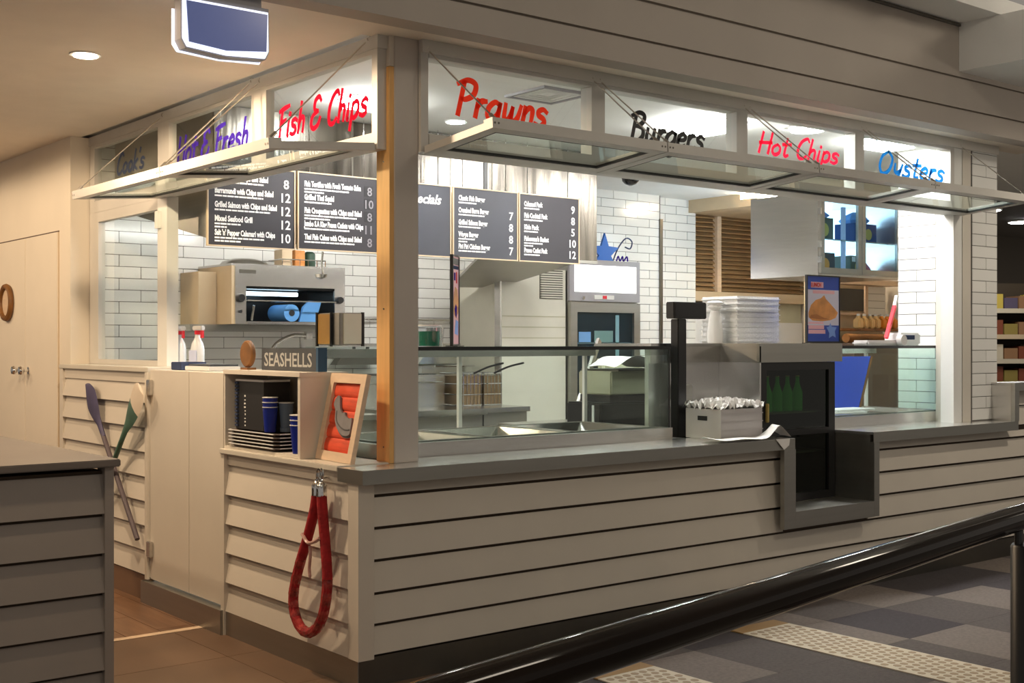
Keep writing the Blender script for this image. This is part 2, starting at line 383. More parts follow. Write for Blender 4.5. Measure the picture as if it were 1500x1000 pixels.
for (ax, ay), (bx_, by) in (((5.12, .70), (8.0, 1.95)), ((8.0, 1.95), (8.0, 4.5))):
    d = Vector((bx_-ax, by-ay, 0)); s = Vector((-d.y, d.x, 0)).normalized()*.04; p = [Vector((ax, ay, 0)), Vector((bx_, by, 0))]
    vs = [wp.verts.new(q) for q in (p[0]-s, p[1]-s, p[1]+s, p[0]+s)]; vt = [wp.verts.new(v.co+Vector((0, 0, 2.82))) for v in vs]
    wp.faces.new(vs[::-1]); wp.faces.new(vt)
    for i in range(4): wp.faces.new((vs[i], vs[(i+1) % 4], vt[(i+1) % 4], vt[i]))
struct('wall_right', wp, 'wall_cream')
struct('wall_back', B(6.1, 8.1, 4.30, 4.4, 0, 2.82), 'beige')
# tiled column at the right end of the shopfront
wc = struct('wall_front', B(4.75, 5.18, .105, .30, .86, 2.80), 'trim_paint')
gb = obj('grout_bed', B(4.86, 5.176, .100, .106, .92, 2.78), 'grout', wc)
tile_wall(wc, 'Y', .104, 4.865, 5.175, .93, 2.78, tw=.34, start=0)
# left wall with the double door
wl = struct('wall_left', B(.05, .25, 3.66, 8.0, 0, 2.80), 'wall_cream')
dr = struct('door_1', loc=(.05, 4.55, 0), label='cream double door with a chrome knob on each leaf')
for a, b2 in ((3.88, 4.546), (4.552, 5.25)):
    obj('door_leaf', B(.038, .052, a, b2, .01, 2.19, bev=.003), 'wall_cream', dr)
for yk in (4.47, 4.63):
    obj('door_knob', lathe([(r, -z) for r, z in ((.026, 0), (.026, .006), (.011, .010), (.011, .032), (.024, .040), (.031, .055), (.027, .068), (.012, .073))], (.038, yk, 1.255), 18, 'X'), 'chrome', dr, True)
obj('door_gap', B(.045, .0499, 3.872, 5.26, 2.191, 2.199), 'tray_brown', dr); obj('door_gap', B(.045, .0499, 3.872, 3.879, .01, 2.191), 'beige', dr)
obj('key', B(-.02, .0, 4.475, 4.479, 1.19, 1.235), 'chrome', dr)
# ceilings
struct('ceiling', B(-8, .12, -.2, 14, 2.80, 2.9), 'ceiling_warm')
struct('ceiling', B(.12, 5.6, -.2, .19, 2.80, 2.9), 'ceiling_warm')
# bulkhead over the front: three boards, a dark shadow line between each
wf = struct('wall_front', B(-2.2, 12, -.20, -.06, 2.785, 3.55), 'fascia')
obj('fascia_board', B(-2.2, 12, -.225, -.20, 2.772, 2.890), 'fascia', wf)
obj('fascia_board', B(-2.2, 12, -.225, -.20, 2.902, 3.080), 'fascia', wf)
obj('fascia_board', B(-2.2, 12, -.225, -.20, 3.094, 3.400), 'fascia', wf)
obj('fascia_lip', B(-2.2, 12, -.240, -.20, 3.400, 3.415), 'steel_dark', wf)
# beam that comes out of the bulkhead towards the mall, and the stepped mall ceiling
tb = struct('ceiling', B(4.17, 6.6, -2.6, -.226, 3.125, 3.42), 'ceiling_white')
struct('ceiling', B(-2.2, 12, -.50, -.226, 3.42, 3.52), 'ceiling_white')
struct('ceiling', B(-2.2, 3.6, -.62, -.50, 3.42, 4.3), 'wall_cream')
struct('ceiling', B(-8, 16, -10, -.50, 4.3, 4.4), 'ceiling_white')

# ------------------------------------------------------------------ lap siding
def lap(bm, axis, c, a0, a1, z0, z1, out, th=.012, over=.012):
    """one board: its lower edge stands out by `out`, its upper edge tucks in"""
    pr = [(-out, z0), (-out+th, z0), (-.001, z1+over), (-.001-th*.5, z1+over)]
    v0, v1 = [], []
    for d, z in pr:
        if axis == 'Y': v0.append(bm.verts.new((a0, c+d, z))); v1.append(bm.verts.new((a1, c+d, z)))
        else: v0.append(bm.verts.new((c+d, a0, z))); v1.append(bm.verts.new((c+d, a1, z)))
    bm.faces.new(v0); bm.faces.new(v1[::-1])
    for i in range(4): bm.faces.new((v0[i], v1[i], v1[(i+1) % 4], v0[(i+1) % 4]))
    bmesh.ops.recalc_face_normals(bm, faces=bm.faces[:]); return bm
lf = struct('wall_front', B(.03, 7.0, .012, .10, 0, .40), 'groove')
obj('wall_core', B(.03, 2.70, .012, .10, .40, .859), 'groove', lf); obj('wall_core', B(3.54, 7.0, .012, .10, .40, .859), 'groove', lf); obj('wall_core', B(5.16, 7.0, .012, .10, .859, 1.12), 'groove', lf)
ZF = [.129, .260, .392, .531, .668, .805, .93]
for i in range(6):
    z0, z1 = ZF[i]+.006, ZF[i+1]-.006
    if z1 > .85: z1 = .855
    segs = [(.05, 2.741), (3.532, 7.0)] if i >= 2 else [(.05, 7.0)]
    for a, b2 in segs: obj('siding_board', lap(nb(), 'Y', .012, a, b2, z0, z1, .026, over=-.004), 'paint', lf)
for z0, z1 in ((.89, 1.02), (1.024, 1.13)): obj('siding_board', lap(nb(), 'Y', .012, 5.18, 7.0, z0, z1, .026, over=-.004), 'paint', lf)
obj('corner_post', B(-.028, .05, -.022, .06, .118, .90), 'paint', lf)
bf = struct('baseboard_front', B(-.015, 7.0, -.005, .012, 0, .124), 'steel_dark')
ls = struct('wall_left', B(.012, .10, .06, 1.27, 0, .90), 'paint')
ZL = [.118, .262, .408, .552, .698, .86]
for i in range(5): obj('siding_board', lap(nb(), 'X', .012, .06, 1.235, ZL[i], ZL[i+1], .034, over=.004), 'paint', ls)
obj('edge_trim', B(-.03, .03, 1.235, 1.272, .0, .90), 'paint', ls); obj('top_rail', B(-.012, .02, .06, 1.235, .845, .90), 'paint', ls)
struct('baseboard_left', B(-.020, .012, -.004, 1.235, 0, .116), 'steel_dull')
lp = struct('wall_left', B(.012, .12, 2.21, 3.66, 0, 1.285), 'paint')
for i in range(8):
    z0 = .15+i*.1375; obj('siding_board', lap(nb(), 'X', .012, 2.235, 3.60, z0, min(z0+.1375, 1.235), .034, over=.004), 'paint', lp)
obj('top_rail', B(-.008, .02, 2.235, 3.64, 1.225, 1.285), 'paint', lp); obj('edge_trim', B(-.028, .02, 2.205, 2.237, .13, 1.285), 'paint', lp); obj('edge_trim', B(-.02, .05, 3.6, 3.66, 0, 1.285), 'paint', lp)
obj('sill_cap', B(-.025, .30, 2.205, 3.66, 1.285, 1.312, bev=.003), 'trim_paint', lp)
struct('baseboard_left', B(-.012, .012, 2.205, 3.60, 0, .142), 'floor_tile')

# ------------------------------------------------------------------ posts, beam, transom windows
ps = struct('wall_front', B(.245, .372, .118, .245, .92, 2.80, bev=.003), 'paint_grey', label='grey painted corner post with an unpainted orange timber strip')
obj('timber_strip', B(.222, .246, .125, .228, .921, 2.665), 'orange_timber', ps); obj('timber_cap', B(.222, .246, .125, .235, 2.667, 2.80), 'paint', ps)
for zc in (.99, 1.6, 2.25, 2.73): obj('nail', lathe([(.004, 0), (.004, .002)], (.219, .17, zc), 8, 'X'), 'steel_dark', ps)
tb1 = struct('trim_2', B(.372, 5.18, .085, .19, 2.742, 2.80), 'frame_alu')
struct('trim_3', B(.170, .2215, .14, 3.66, 2.742, 2.80), 'frame_alu')
MX = [.372, 1.445, 2.530, 3.610, 4.650]
BAYF = [("Prawns", 'red_paint', .58, .55, .165, 2.497), ("Burgers", 'ink', 1.69, .56, .15, 2.492), ("Hot Chips", 'crimson_paint', 2.69, .75, .12, 2.528), ("Oysters", 'blue_paint', 3.835, .74, .145, 2.51)]
wn = 0
for i in range(4):
    x0, x1 = MX[i], MX[i+1]; wn += 1
    win = struct('window_%d' % wn, loc=((x0+x1)/2, .14, 2.30), label='fixed transom window painted with the word %s' % BAYF[i][0])
    l = x0 if i == 0 else x0; r = x1
    obj('stile', B(l, l+(.04 if i == 0 else .045), .10, .18, 2.30, 2.742), 'frame_alu', win)
    obj('stile', B(r-.045, r, .10, .18, 2.30, 2.742), 'frame_alu', win)
    obj('bottom_rail', B(l+.045, r-.045, .10, .18, 2.30, 2.385), 'frame_alu', win)
    obj('top_rail', B(l+.045, r-.045, .10, .18, 2.725, 2.742), 'frame_alu', win)
    obj('pane', B(l+.04, r-.04, .135, .141, 2.385, 2.728), 'glass', win)
    t, m, tx, tw_, th_, tz = BAYF[i]
    obj('lettering', brush(t, (tx, .133, tz), 'F', tw_, th_), m, win)
obj('jamb', B(4.65, 4.755, .105, .20, .92, 2.742), 'frame_white', wc)
YL = [.150, 1.265, 2.46, 3.65]
BAYL = [("Fish & Chips", 'crimson_paint', 1.10, .84, .145, 2.470), ("Hot & Fresh", 'purple_paint', 2.32, .90, .15, 2.475), ("Cook's", 'slate_paint', 3.24, .45, .125, 2.515)]
for i in range(3):
    y0, y1 = YL[i], YL[i+1]; wn += 1
    win = struct('window_%d' % wn, loc=(.16, (y0+y1)/2, 2.30), label='fixed side transom window painted with the words %s' % BAYL[i][0])
    n_ = .045 if i == 0 else .08
    obj('stile', B(.175, .2215, y0, y0+n_, 2.30, 2.742), 'frame_alu', win); obj('stile', B(.175, .2215, y1-.08, y1, 2.30, 2.742), 'frame_alu', win)
    obj('bottom_rail', B(.175, .2215, y0+n_, y1-.08, 2.30, 2.375), 'frame_alu', win); obj('top_rail', B(.175, .2215, y0+n_, y1-.08, 2.722, 2.742), 'frame_alu', win)
    obj('pane', B(.196, .202, y0+n_-.005, y1-.075, 2.375, 2.725), 'glass', win)
    t, m, ty, tw_, th_, tz = BAYL[i]
    obj('lettering', brush(t, (.194, ty, tz), 'L', tw_, th_), m, win)
# fixed side window under the Cook's transom
win = struct('window_8', loc=(.16, 3.0, 1.312), label='fixed clear side window standing on the boarded panel')
obj('stile', B(.165, .235, 2.385, 2.52, 1.313, 2.299), 'frame_white', win); obj('stile', B(.175, .22, 3.50, 3.655, 1.313, 2.299), 'frame_alu', win)
obj('top_rail', B(.175, .22, 2.52, 3.50, 2.235, 2.299), 'frame_alu', win); obj('bottom_rail', B(.175, .22, 2.52, 3.50, 1.313, 1.345), 'frame_alu', win)
obj('pane', B(.196, .202, 2.515, 3.51, 1.34, 2.24), 'glass', win)
obj('wall_switch', B(.145, .172, 2.47, 2.515, 2.12, 2.22), 'frame_white', win)

# ------------------------------------------------------------------ awning flaps
def flap(name, label, H, O, a0, a1, axis, cabs):
    """H,O: (plane coordinate, z) of hinge and outer edge; a0..a1 span along the front"""
    P = lambda d, a, z: Vector((a, d, z)) if axis == 'Y' else Vector((d, a, z))
    h = Vector((H[0], H[1])); o_ = Vector((O[0], O[1])); dv = (o_-h); L = dv.length; dv /= L; nn = Vector((-dv.y, dv.x));  nn = nn if nn.y > 0 else -nn
    def slab(s0, s1, b0, b1, n0, n1):
        bm = nb(); vs = []
        for n_ in (n0, n1):
            for s, b in ((s0, b0), (s1, b0), (s1, b1), (s0, b1)):
                q = h+dv*s+nn*n_; vs.append(bm.verts.new(P(q.x, b, q.y)))
        for f in ((0, 1, 2, 3), (7, 6, 5, 4), (0, 4, 5, 1), (1, 5, 6, 2), (2, 6, 7, 3), (3, 7, 4, 0)): bm.faces.new([vs[i] for i in f])
        bmesh.ops.recalc_face_normals(bm, faces=bm.faces[:]); return bm
    t = thing(name, label, 'awning window', P(H[0], (a0+a1)/2, H[1]), 'propped flap windows')
    obj('rail', slab(0, .075, a0, a1, 0, .032), 'frame_alu', t); obj('rail', slab(L-.06, L, a0, a1, 0, .045), 'frame_alu', t)
    for b in (a0, a1-.06): obj('stile', slab(.075, L-.06, b, b+.06, 0, .032), 'frame_alu', t)
    g = obj('pane', slab(.07, L-.055, a0+.055, a1-.055, .012, .018), 'glass_green', t)
    for s0, s1, b0, b1 in ((.075, .09, a0+.06, a1-.06), (L-.075, L-.06, a0+.06, a1-.06), (.09, L-.075, a0+.06, a0+.075), (.09, L-.075, a1-.075, a1-.06)):
        obj('gasket', slab(s0, s1, b0, b1, .002, .012), 'gasket', t)
    for b in (a0+.012, a0+.032, a1-.032, a1-.012):
        q = h+dv*(L+.0005)+nn*.022; obj('screw', lathe([(.005, -.001), (.005, .001)], P(q.x, b, q.y), 8, axis), 'steel_dark', t)
    for b, top in cabs:
        q = h+dv*(L-.02)+nn*.045; p0 = P(q.x, b, q.y); p1 = Vector(top)
        cb = obj('cable', tube([p0, p1], .0035, 6), 'steel', t)
        obj('cable_clamp', tube([p0, p0+(p1-p0)*.06], .009, 6), 'steel', cb)
        d2 = (p1-p0).normalized(); obj('eye_hook', tube(smooth([p1+d2*.03+Vector((0, 0, .012*math.sin(k))) + P(.012*math.cos(k), 0, 0) for k in (0, 1.2, 2.4, 3.6, 4.8, 6.0)], 3), .003, 5), 'steel', cb)
    return t
FX = [.385, 1.425, 2.560, 3.640, 4.735]
names = ['Prawns', 'Burgers', 'Hot Chips', 'Oysters']
for i in range(4):
    cabs = [(FX[i]+.03, (MX[i]+.03 if i == 0 else FX[i]+.02, .075, 2.745))]
    cabs.append((FX[i+1]-.04, (FX[i+1]-.03, .075, 2.745)))
    flap('awning_window', 'glazed flap window propped open on cables below the %s transom' % names[i], (.095, 2.295), (-.40, 2.342), FX[i]+.004, FX[i+1]-.004, 'Y', cabs)
FY = [.155, 1.275, 2.49]
for i in range(2):
    cabs = [(FY[i]+.03, (.155, FY[i]+.06, 2.775)), (FY[i+1]-.03, (.155, FY[i+1]-.03, 2.76))]
    flap('awning_window', 'glazed flap window propped open on cables below the %s transom' % ('Fish & Chips', 'Hot & Fresh')[i], (.17, 2.295), (-.345, 2.252), FY[i]+.004, FY[i+1]-.004, 'X', cabs)

# ================================================================== COUNTER, CASES, BUILT-INS
ct = thing('serving_counter', 'long stainless steel serving counter that drops around the drinks fridge', 'counter', (2.0, .1, .86))
obj('top_plate', B(-.035, 2.772, -.07, .32, .905, .92), 'steel_light', ct); obj('front_lip', B(-.035, 2.772, -.074, -.0702, .86, .9195), 'steel_dull', ct)
obj('end_lip', B(-.039, -.0352, -.074, .128, .86, .9195), 'steel_dull', ct)
obj('drop_lip', B(2.673, 2.772, -.078, -.05, .42, .8595), 'steel_dull', ct); obj('drop_lip', B(2.7725, 3.5045, -.078, -.05, .42, .512), 'steel_dull', ct); obj('drop_lip', B(3.505, 3.556, -.078, -.05, .42, .8595), 'steel_dull', ct)
obj('recess_side', B(2.742, 2.770, -.0495, .32, .42, .904), 'steel_dark', ct); obj('recess_side', B(3.505, 3.53, -.0495, .32, .42, .904), 'steel_dull', ct); obj('recess_floor', B(2.7705, 3.5045, -.0495, .19, .48, .512), 'steel_dull', ct)
obj('top_plate', B(3.505, 5.12, -.07, .32, .905, .92), 'steel_light', ct); obj('front_lip', B(3.505, 5.15, -.074, -.0702, .86, .9195), 'steel_dull', ct)
obj('step_plate', B(5.101, 5.125, -.049, .10, .9205, 1.164), 'steel', ct); obj('front_lip', B(5.095, 5.15, -.079, -.05, .9205, 1.124), 'steel_dull', ct); obj('front_lip', B(5.095, 7.0, -.078, -.05, 1.1245, 1.18), 'steel_dull', ct); obj('top_plate', B(5.10, 7.0, -.07, .10, 1.165, 1.18), 'steel', ct)
# kitchen-side bench behind the front
tag(obj('under_bench', B(.25, 2.74, .33, 1.02, .0, .875), 'steel_dull'), 'stainless under-bench behind the boarded shop front', 'bench')
tag(obj('under_bench', B(3.56, 4.98, .33, 1.02, .0, .919), 'steel_dull'), 'stainless under-bench below the case beside the drinks fridge', 'bench')

def display_case(label, x0, x1, pans, lift):
    t = thing('display_case', label, 'display case', ((x0+x1)/2, .65, .92))
    b = nb(); y0, y1, z0, z1 = .30, 1.02, .9205, .985
    box(b, x0, x1, y0, y0+.03, z0, z1); box(b, x0, x1, y1-.03, y1, z0, z1); box(b, x0, x0+.03, y0+.03, y1-.03, z0, z1); box(b, x1-.03, x1, y0+.03, y1-.03, z0, z1)
    obj('base', b, 'steel', t); obj('base_floor', B(x0+.03, x1-.03, y0+.03, y1-.03, .92, .93), 'steel', t)
    n = len(pans)
    for (a, b2, d) in pans:
        p = nb(); box(p, a, b2, .36, .385, .975, .99); box(p, a, b2, .96, .985, .975, .99); box(p, a, a+.02, .385, .96, .975, .99); box(p, b2-.02, b2, .385, .96, .975, .99)
        # sloping inner walls
        v = [p.verts.new(q) for q in ((a+.02, .385, .985), (b2-.02, .385, .985), (b2-.02, .96, .985), (a+.02, .96, .985), (a+.05, .42, .985-d), (b2-.05, .42, .985-d), (b2-.05, .92, .985-d), (a+.05, .92, .985-d))]
        for f in ((0, 1, 5, 4), (1, 2, 6, 5), (2, 3, 7, 6), (3, 0, 4, 7), (4, 5, 6, 7)): p.faces.new([v[i] for i in f])
        obj('food_pan', p, 'steel_bright', t)
    obj('front_pane', B(x0+.01, x1-.01, .322, .330, .985, 1.42), 'glass_green', t)
    obj('side_pane', B(x0+.004, x0+.012, .332, .98, .985, 1.42), 'glass_green', t); obj('side_pane', B(x1-.012, x1-.004, .332, .98, .985, 1.42), 'glass_green', t)
    obj('top_shelf', B(x0, x1, .318, 1.0, 1.42, 1.432), 'glass_green', t)
    obj('edge_trim', B(x0, x1, .312, .3175, 1.414, 1.432), 'black', t)
    for xx in (x0+.004, x1-.012): obj('edge_trim', B(xx, xx+.007, .314, .3215, .985, 1.414), 'black', t)
    obj('light_housing', B(x0+.02, x1-.02, .90, .99, 1.375, 1.419), 'steel', t)
    for xx in (x0+.03, x0+lift, x1-.05): obj('rear_post', B(xx, xx+.022, .965, .985, .985, 1.376), 'frame_white', t)
    return t
display_case('long glass food display case with sunken steel pans beside the corner post', .297, 2.185, [(.36, .93, .10), (.95, 1.50, .10), (1.52, 2.12, .06)], .92)
display_case('short glass display case between the drinks fridge and the tiled column', 3.60, 4.955, [(3.66, 4.28, .04), (4.30, 4.90, .04)], .70)
# stainless splash panel between the cases
sp = thing('splash_panel', 'brushed stainless upstand panel behind the till pole and white crate', 'panel', (2.45, .52, .92))
obj('face', B(2.20, 2.785, .50, .53, .921, 1.43), 'steel_light', sp); obj('return', B(2.786, 2.7985, .19, .53, .921, 1.43), 'steel_light', sp); obj('ledge', B(2.20, 2.785, .48, .95, 1.4305, 1.447), 'steel_bright', sp); obj('top_band', B(2.20, 2.785, .485, .50, 1.335, 1.43), 'steel', sp)
# drinks fridge
df = thing('drinks_fridge', 'black glass-door drinks fridge set into the stainless counter drop', 'fridge', (3.165, .5, .513))
cbm = nb(); box(cbm, 2.80, 2.83, .235, .90, .5135, 1.335); box(cbm, 3.47, 3.50, .235, .90, .5135, 1.335); box(cbm, 2.83, 3.47, .235, .90, 1.305, 1.335); box(cbm, 2.83, 3.47, .235, .90, .5135, .545); box(cbm, 2.83, 3.47, .86, .90, .545, 1.305)
obj('cabinet', cbm, 'black_gloss', df)
for zz in (.80, 1.04): obj('shelf', B(2.835, 3.465, .25, .85, zz-.01, zz), 'steel_dark', df)
f = nb(); box(f, 2.80, 2.86, .20, .23, .5135, 1.335); box(f, 3.44, 3.50, .20, .23, .5135, 1.335); box(f, 2.86, 3.44, .20, .23, 1.29, 1.335); box(f, 2.86, 3.44, .20, .23, .5135, .56); box(f, 2.86, 3.44, .20, .23, .905, .94)
obj('door_frame', f, 'black', df)
obj('door_pane', B(2.86, 3.44, .212, .218, .56, 1.29), 'glass_dark', df)
obj('door_handle', B(2.845, 2.862, .18, .20, .99, 1.10, bev=.004), 'gold', df)
obj('steel_hood', B(2.785, 3.56, .19, .95, 1.337, 1.447), 'steel_dull', df)
for k in range(4):
    xx = 3.02+k*.095
    bt = thing('beer_bottle', ['green bottle in the drinks fridge nearest the gold door handle', 'green bottle in the drinks fridge, second from the door handle', 'green bottle in the drinks fridge, third from the door handle', 'green bottle in the drinks fridge farthest from the door handle'][k], 'bottle', (xx, .33, 1.041), 'green bottles in the drinks fridge')
    obj('glass_body', lathe([(.030, 0), (.031, .11), (.013, .165), (.011, .205)], (xx, .33, 1.041), 14), 'bottle_green', bt, True)
    obj('bottle_cap', lathe([(.013, 0), (.013, .008)], (xx, .33, 1.246), 10), 'gold', bt)
# right counter end: blue board, white trays inside the short case
bd = obj('chopping_board', nb() if False else prism([(4.10, .0), (4.58, .0), (4.72, .36), (4.26, .36)], .015, Matrix.Translation((-.02, .80, .995)) @ Matrix(((1, 0, 0, 0), (0, 0, -1, 0), (0, 1, 0, 0), (0, 0, 0, 1)))), 'blue_plastic')
tag(bd, 'blue plastic board leaning inside the short display case', 'board')
obj('edge_strip', prism([(4.585, 0), (4.608, 0), (4.748, .36), (4.725, .36)], .016, Matrix.Translation((-.02, .80, .995)) @ Matrix(((1, 0, 0, 0), (0, 0, -1, 0), (0, 1, 0, 0), (0, 0, 0, 1)))), 'brown_wood', bd)
for k, (xx, yy) in enumerate(((3.72, .40), (3.85, .43))):
    tag(obj('serving_tray', B(xx, xx+.40, yy, yy+.18, .991+.014*k, 1.004+.014*k, bev=.004), 'white_plastic'), ['flat white tray lying at the bottom of the short case', 'flat white tray stacked on another white tray in the short case'][k], 'tray')

# ------------------------------------------------------------------ left side: gate, open shelf
gt = thing('counter_gate', 'tall cream two-leaf gate with steel hinges in the side counter', 'gate', (0, 1.74, 0))
obj('gate_leaf', B(-.012, .024, 1.278, 1.683, .135, 1.300, bev=.002), 'paint', gt); obj('gate_leaf', B(-.012, .024, 1.689, 2.198, .135, 1.300, bev=.002), 'paint', gt)
obj('plinth', B(-.045, .06, 1.245, 2.255, 0, .122), 'steel_dull', gt)
for z in (.26, 1.16): obj('hinge', B(-.036, -.012, 2.155, 2.200, z, z+.085, bev=.003), 'steel', gt)
cb_ = thing('open_shelf', 'cream open box shelf standing on the side counter cap', 'shelf', (.14, .885, .925))
obj('counter_cap', B(-.04, .24, .13, 1.272, .9005, .925, bev=.003), 'trim_paint', ls)
Y0, Y1, X0, X1, Z0, Z1 = .50, 1.27, -.012, .235, .926, 1.316
obj('side_board', B(X0, X1, Y0, Y0+.022, Z0, Z1-.02), 'paint', cb_); obj('side_board', B(X0, X1, Y1-.012, Y1, Z0, Z1-.02), 'paint', cb_)
obj('top_board', B(X0-.006, X1, Y0-.004, Y1, Z1-.02, Z1), 'paint', cb_); obj('back_board', B(X1-.015, X1, Y0+.022, Y1-.012, Z0, Z1-.02), 'paint', cb_); obj('bottom_board', B(X0, X1-.015, Y0+.022, Y1-.012, Z0, Z0+.014), 'paint', cb_)
# contents of the open shelf
def tray_bm(cx, cy, z, lx, ly, h, ang):
    M = Matrix.Translation((cx, cy, z)) @ Matrix.Rotation(ang, 4, 'Z'); bm = nb()
    def rr(sx, sy, r, n=4):
        out = []
        for qx, qy, a0 in ((1, 1, 0), (-1, 1, 90), (-1, -1, 180), (1, -1, 270)):
            for k in range(n+1):
                a = math.radians(a0+90*k/n); out.append((qx*(sx/2-r)+r*math.cos(a), qy*(sy/2-r)+r*math.sin(a)))
        return out
    rings = [(rr(lx*.86, ly*.86, .02), 0), (rr(lx, ly, .025), h), (rr(lx+.012, ly+.012, .028), h), (rr(lx+.012, ly+.012, .028), h+.003), (rr(lx*.97, ly*.97, .025), h+.003), (rr(lx*.82, ly*.82, .02), .004)]
    vs = [[bm.verts.new(M @ Vector((x, y, zz))) for x, y in r] for r, zz in rings]
    for a, b in zip(vs, vs[1:]):
        for i in range(len(a)): bm.faces.new((a[i], a[(i+1) % len(a)], b[(i+1) % len(a)], b[i]))
    bm.faces.new(vs[0][::-1]); bm.faces.new(vs[-1]); bmesh.ops.recalc_face_normals(bm, faces=bm.faces[:])
    return bm
nth = ['lowest', 'second from the bottom', 'middle', 'second from the top', 'topmost']
for k in range(5):
    z = Z0+.016+k*.0165
    t = thing('serving_tray', 'white-rimmed brown tray in the open shelf, %s of five' % nth[k], 'tray', (.085, .97, z), 'stacked trays in the open shelf')
    obj('dish', tray_bm(.085, .97, z, .20, .50, .013, 0), 'tray_brown', t)
    r = nb(); M = Matrix.Translation((.085, .97, z+.0125))
    for s in (-1, 1): box(r, s*.104-.004, s*.104+.004, -.23, .23, 0, .0045, M); box(r, -.08, .08, s*.254-.004, s*.254+.004, 0, .0045, M)
    for sx in (-1, 1):
        for sy in (-1, 1): bar(M @ Vector((sx*.104, sy*.228, .002)), M @ Vector((sx*.078, sy*.254, .002)), .008, .0045, r)
    obj('rim', r, 'white_plastic', t)
zt = Z0+.016+5*.0165+.001
bk = thing('black_box', 'tall black box with a spiral edge standing on the trays', 'box', (.10, 1.10, zt))
obj('body', B(.03, .17, .93, 1.225, zt, zt+.235), 'ink', bk); obj('lid', B(.028, .172, .928, 1.227, zt+.2355, zt+.245), 'white_plastic', bk)
sv = nb()
for k in range(13): box(sv, .022, .030, 1.195, 1.222, zt+.012+k*.0175, zt+.022+k*.0175)
obj('spiral_edge', sv, 'slate_paint', bk)
sv = nb(); rg = random.Random(3)
for k in range(9):
    zz = zt+.015+k*.018; box(sv, .0285, .0299, 1.118, 1.118+rg.uniform(.008, .016), zz, zz+rg.uniform(.004, .010))
obj('print_marks', sv, 'chalk_white', bk)
def cup(label, x, y, z, m, grp=None, h=.118, r=.036):
    t = thing('paper_cup', label, 'cup', (x, y, z), grp)
    obj('wall', lathe([(r*.74, 0), (r, h), (r*.94, h), (r*.70, .004)], (x, y, z), 22), m, t, True)
    obj('rim', lathe([(r*1.0, 0), (r*1.05, .001), (r*1.05, .004), (r*.97, .0045)], (x, y, z+h-.002), 22), 'white_plastic', t, True)
for k, lv in enumerate(('lowest', 'middle', 'topmost')):
    cup('blue paper cup on the trays, %s of its nested stack' % lv, .035, .875, zt+k*.023, 'blue_cup', 'nested blue cups on the trays')
cup('grey blue paper cup behind the nested blue cups', .105, .845, zt+.02, 'grey_cup')
tag(obj('cup_stand', lathe([(.03, 0), (.03, .0195)], (.105, .845, zt), 16), 'grey_cup'), 'small grey stand under the grey blue cup', 'stand')
for k, lv in enumerate(('lowest', 'middle', 'topmost')):
    cup('blue paper cup beside the trays, %s of its nested stack' % lv, .045, .605, Z0+.0155+k*.023, 'blue_cup', 'nested blue cups beside the trays', h=.13, r=.045)

# framed fish picture leaning on the shelf end
def fr_bm(*a): return B(*a)
PM = Matrix.Translation((.045, .315, .927)) @ Matrix.Rotation(math.radians(-4), 4, 'Z') @ Matrix.Rotation(math.radians(12), 4, 'Y')
pf = thing('picture_frame', 'pale timber frame with a grey fish relief on red boards', 'picture', (.06, .315, .927))
W2, HH = .172, .395
for a in ((0, .022, -W2, W2, 0, .043), (0, .022, -W2, W2, HH-.043, HH), (0, .022, -W2, -W2+.043, .043, HH-.043), (0, .022, W2-.043, W2, .043, HH-.043)):
    obj('frame_bar', B(*a, M=PM), 'pale_timber', pf)
for k in range(5):
    z0 = .043+k*.062; pts = []
    b = nb(); n = 6; za, zb = z0, min(z0+.0605, HH-.043)
    v0, v1 = [], []
    for i in range(n+1):
        a = math.pi*i/n; z = (za+zb)/2-(zb-za)/2*math.cos(a); x = .019-.008*math.sin(a)
        v0.append(b.verts.new(PM @ Vector((x, -W2+.043, z)))); v1.append(b.verts.new(PM @ Vector((x, W2-.043, z))))
    for i in range(n): b.faces.new((v0[i], v0[i+1], v1[i+1], v1[i]))
    bmesh.ops.recalc_face_normals(b, faces=b.faces[:])
    obj('red_board', b, 'art_red', pf, True)
obj('backing', B(.0195, .0218, -W2+.041, W2-.041, .05, HH-.05, M=PM), 'art_red', pf)
def onpic(pts, t, x):   # outline given as (right, up) seen from the front
    M = PM @ Matrix.Translation((x, 0, 0)) @ Matrix(((0, 0, -1, 0), (-1, 0, 0, 0), (0, 1, 0, 0), (0, 0, 0, 1)))
    return prism(pts, t, M)
fish = smooth([(-.088, .255, 0), (-.075, .285, 0), (-.05, .292, 0), (-.032, .262, 0), (-.018, .235, 0), (.01, .215, 0), (.03, .222, 0), (.045, .205, 0), (.08, .195, 0), (.105, .198, 0), (.112, .16, 0), (.108, .125, 0), (.06, .118, 0), (.02, .128, 0), (-.02, .150, 0), (-.05, .185, 0), (-.062, .225, 0)], 4, True)
obj('fish_body', onpic([(p.x, p.y) for p in fish], .010, .010), 'art_grey', pf)
crv = smooth([(-.045, .225, 0), (-.03, .185, 0), (.01, .160, 0), (.06, .148, 0), (.105, .150, 0)], 5)
obj('gill_line', onpic([(p.x, p.y) for p in crv]+[(p.x, p.y-.006) for p in crv[::-1]], .002, -.0005), 'art_grey_dark', pf)
obj('fish_shadow', onpic([(p.x*1.0-.004, p.y-.010) for p in fish], .002, .0118), 'art_grey_dark', pf)

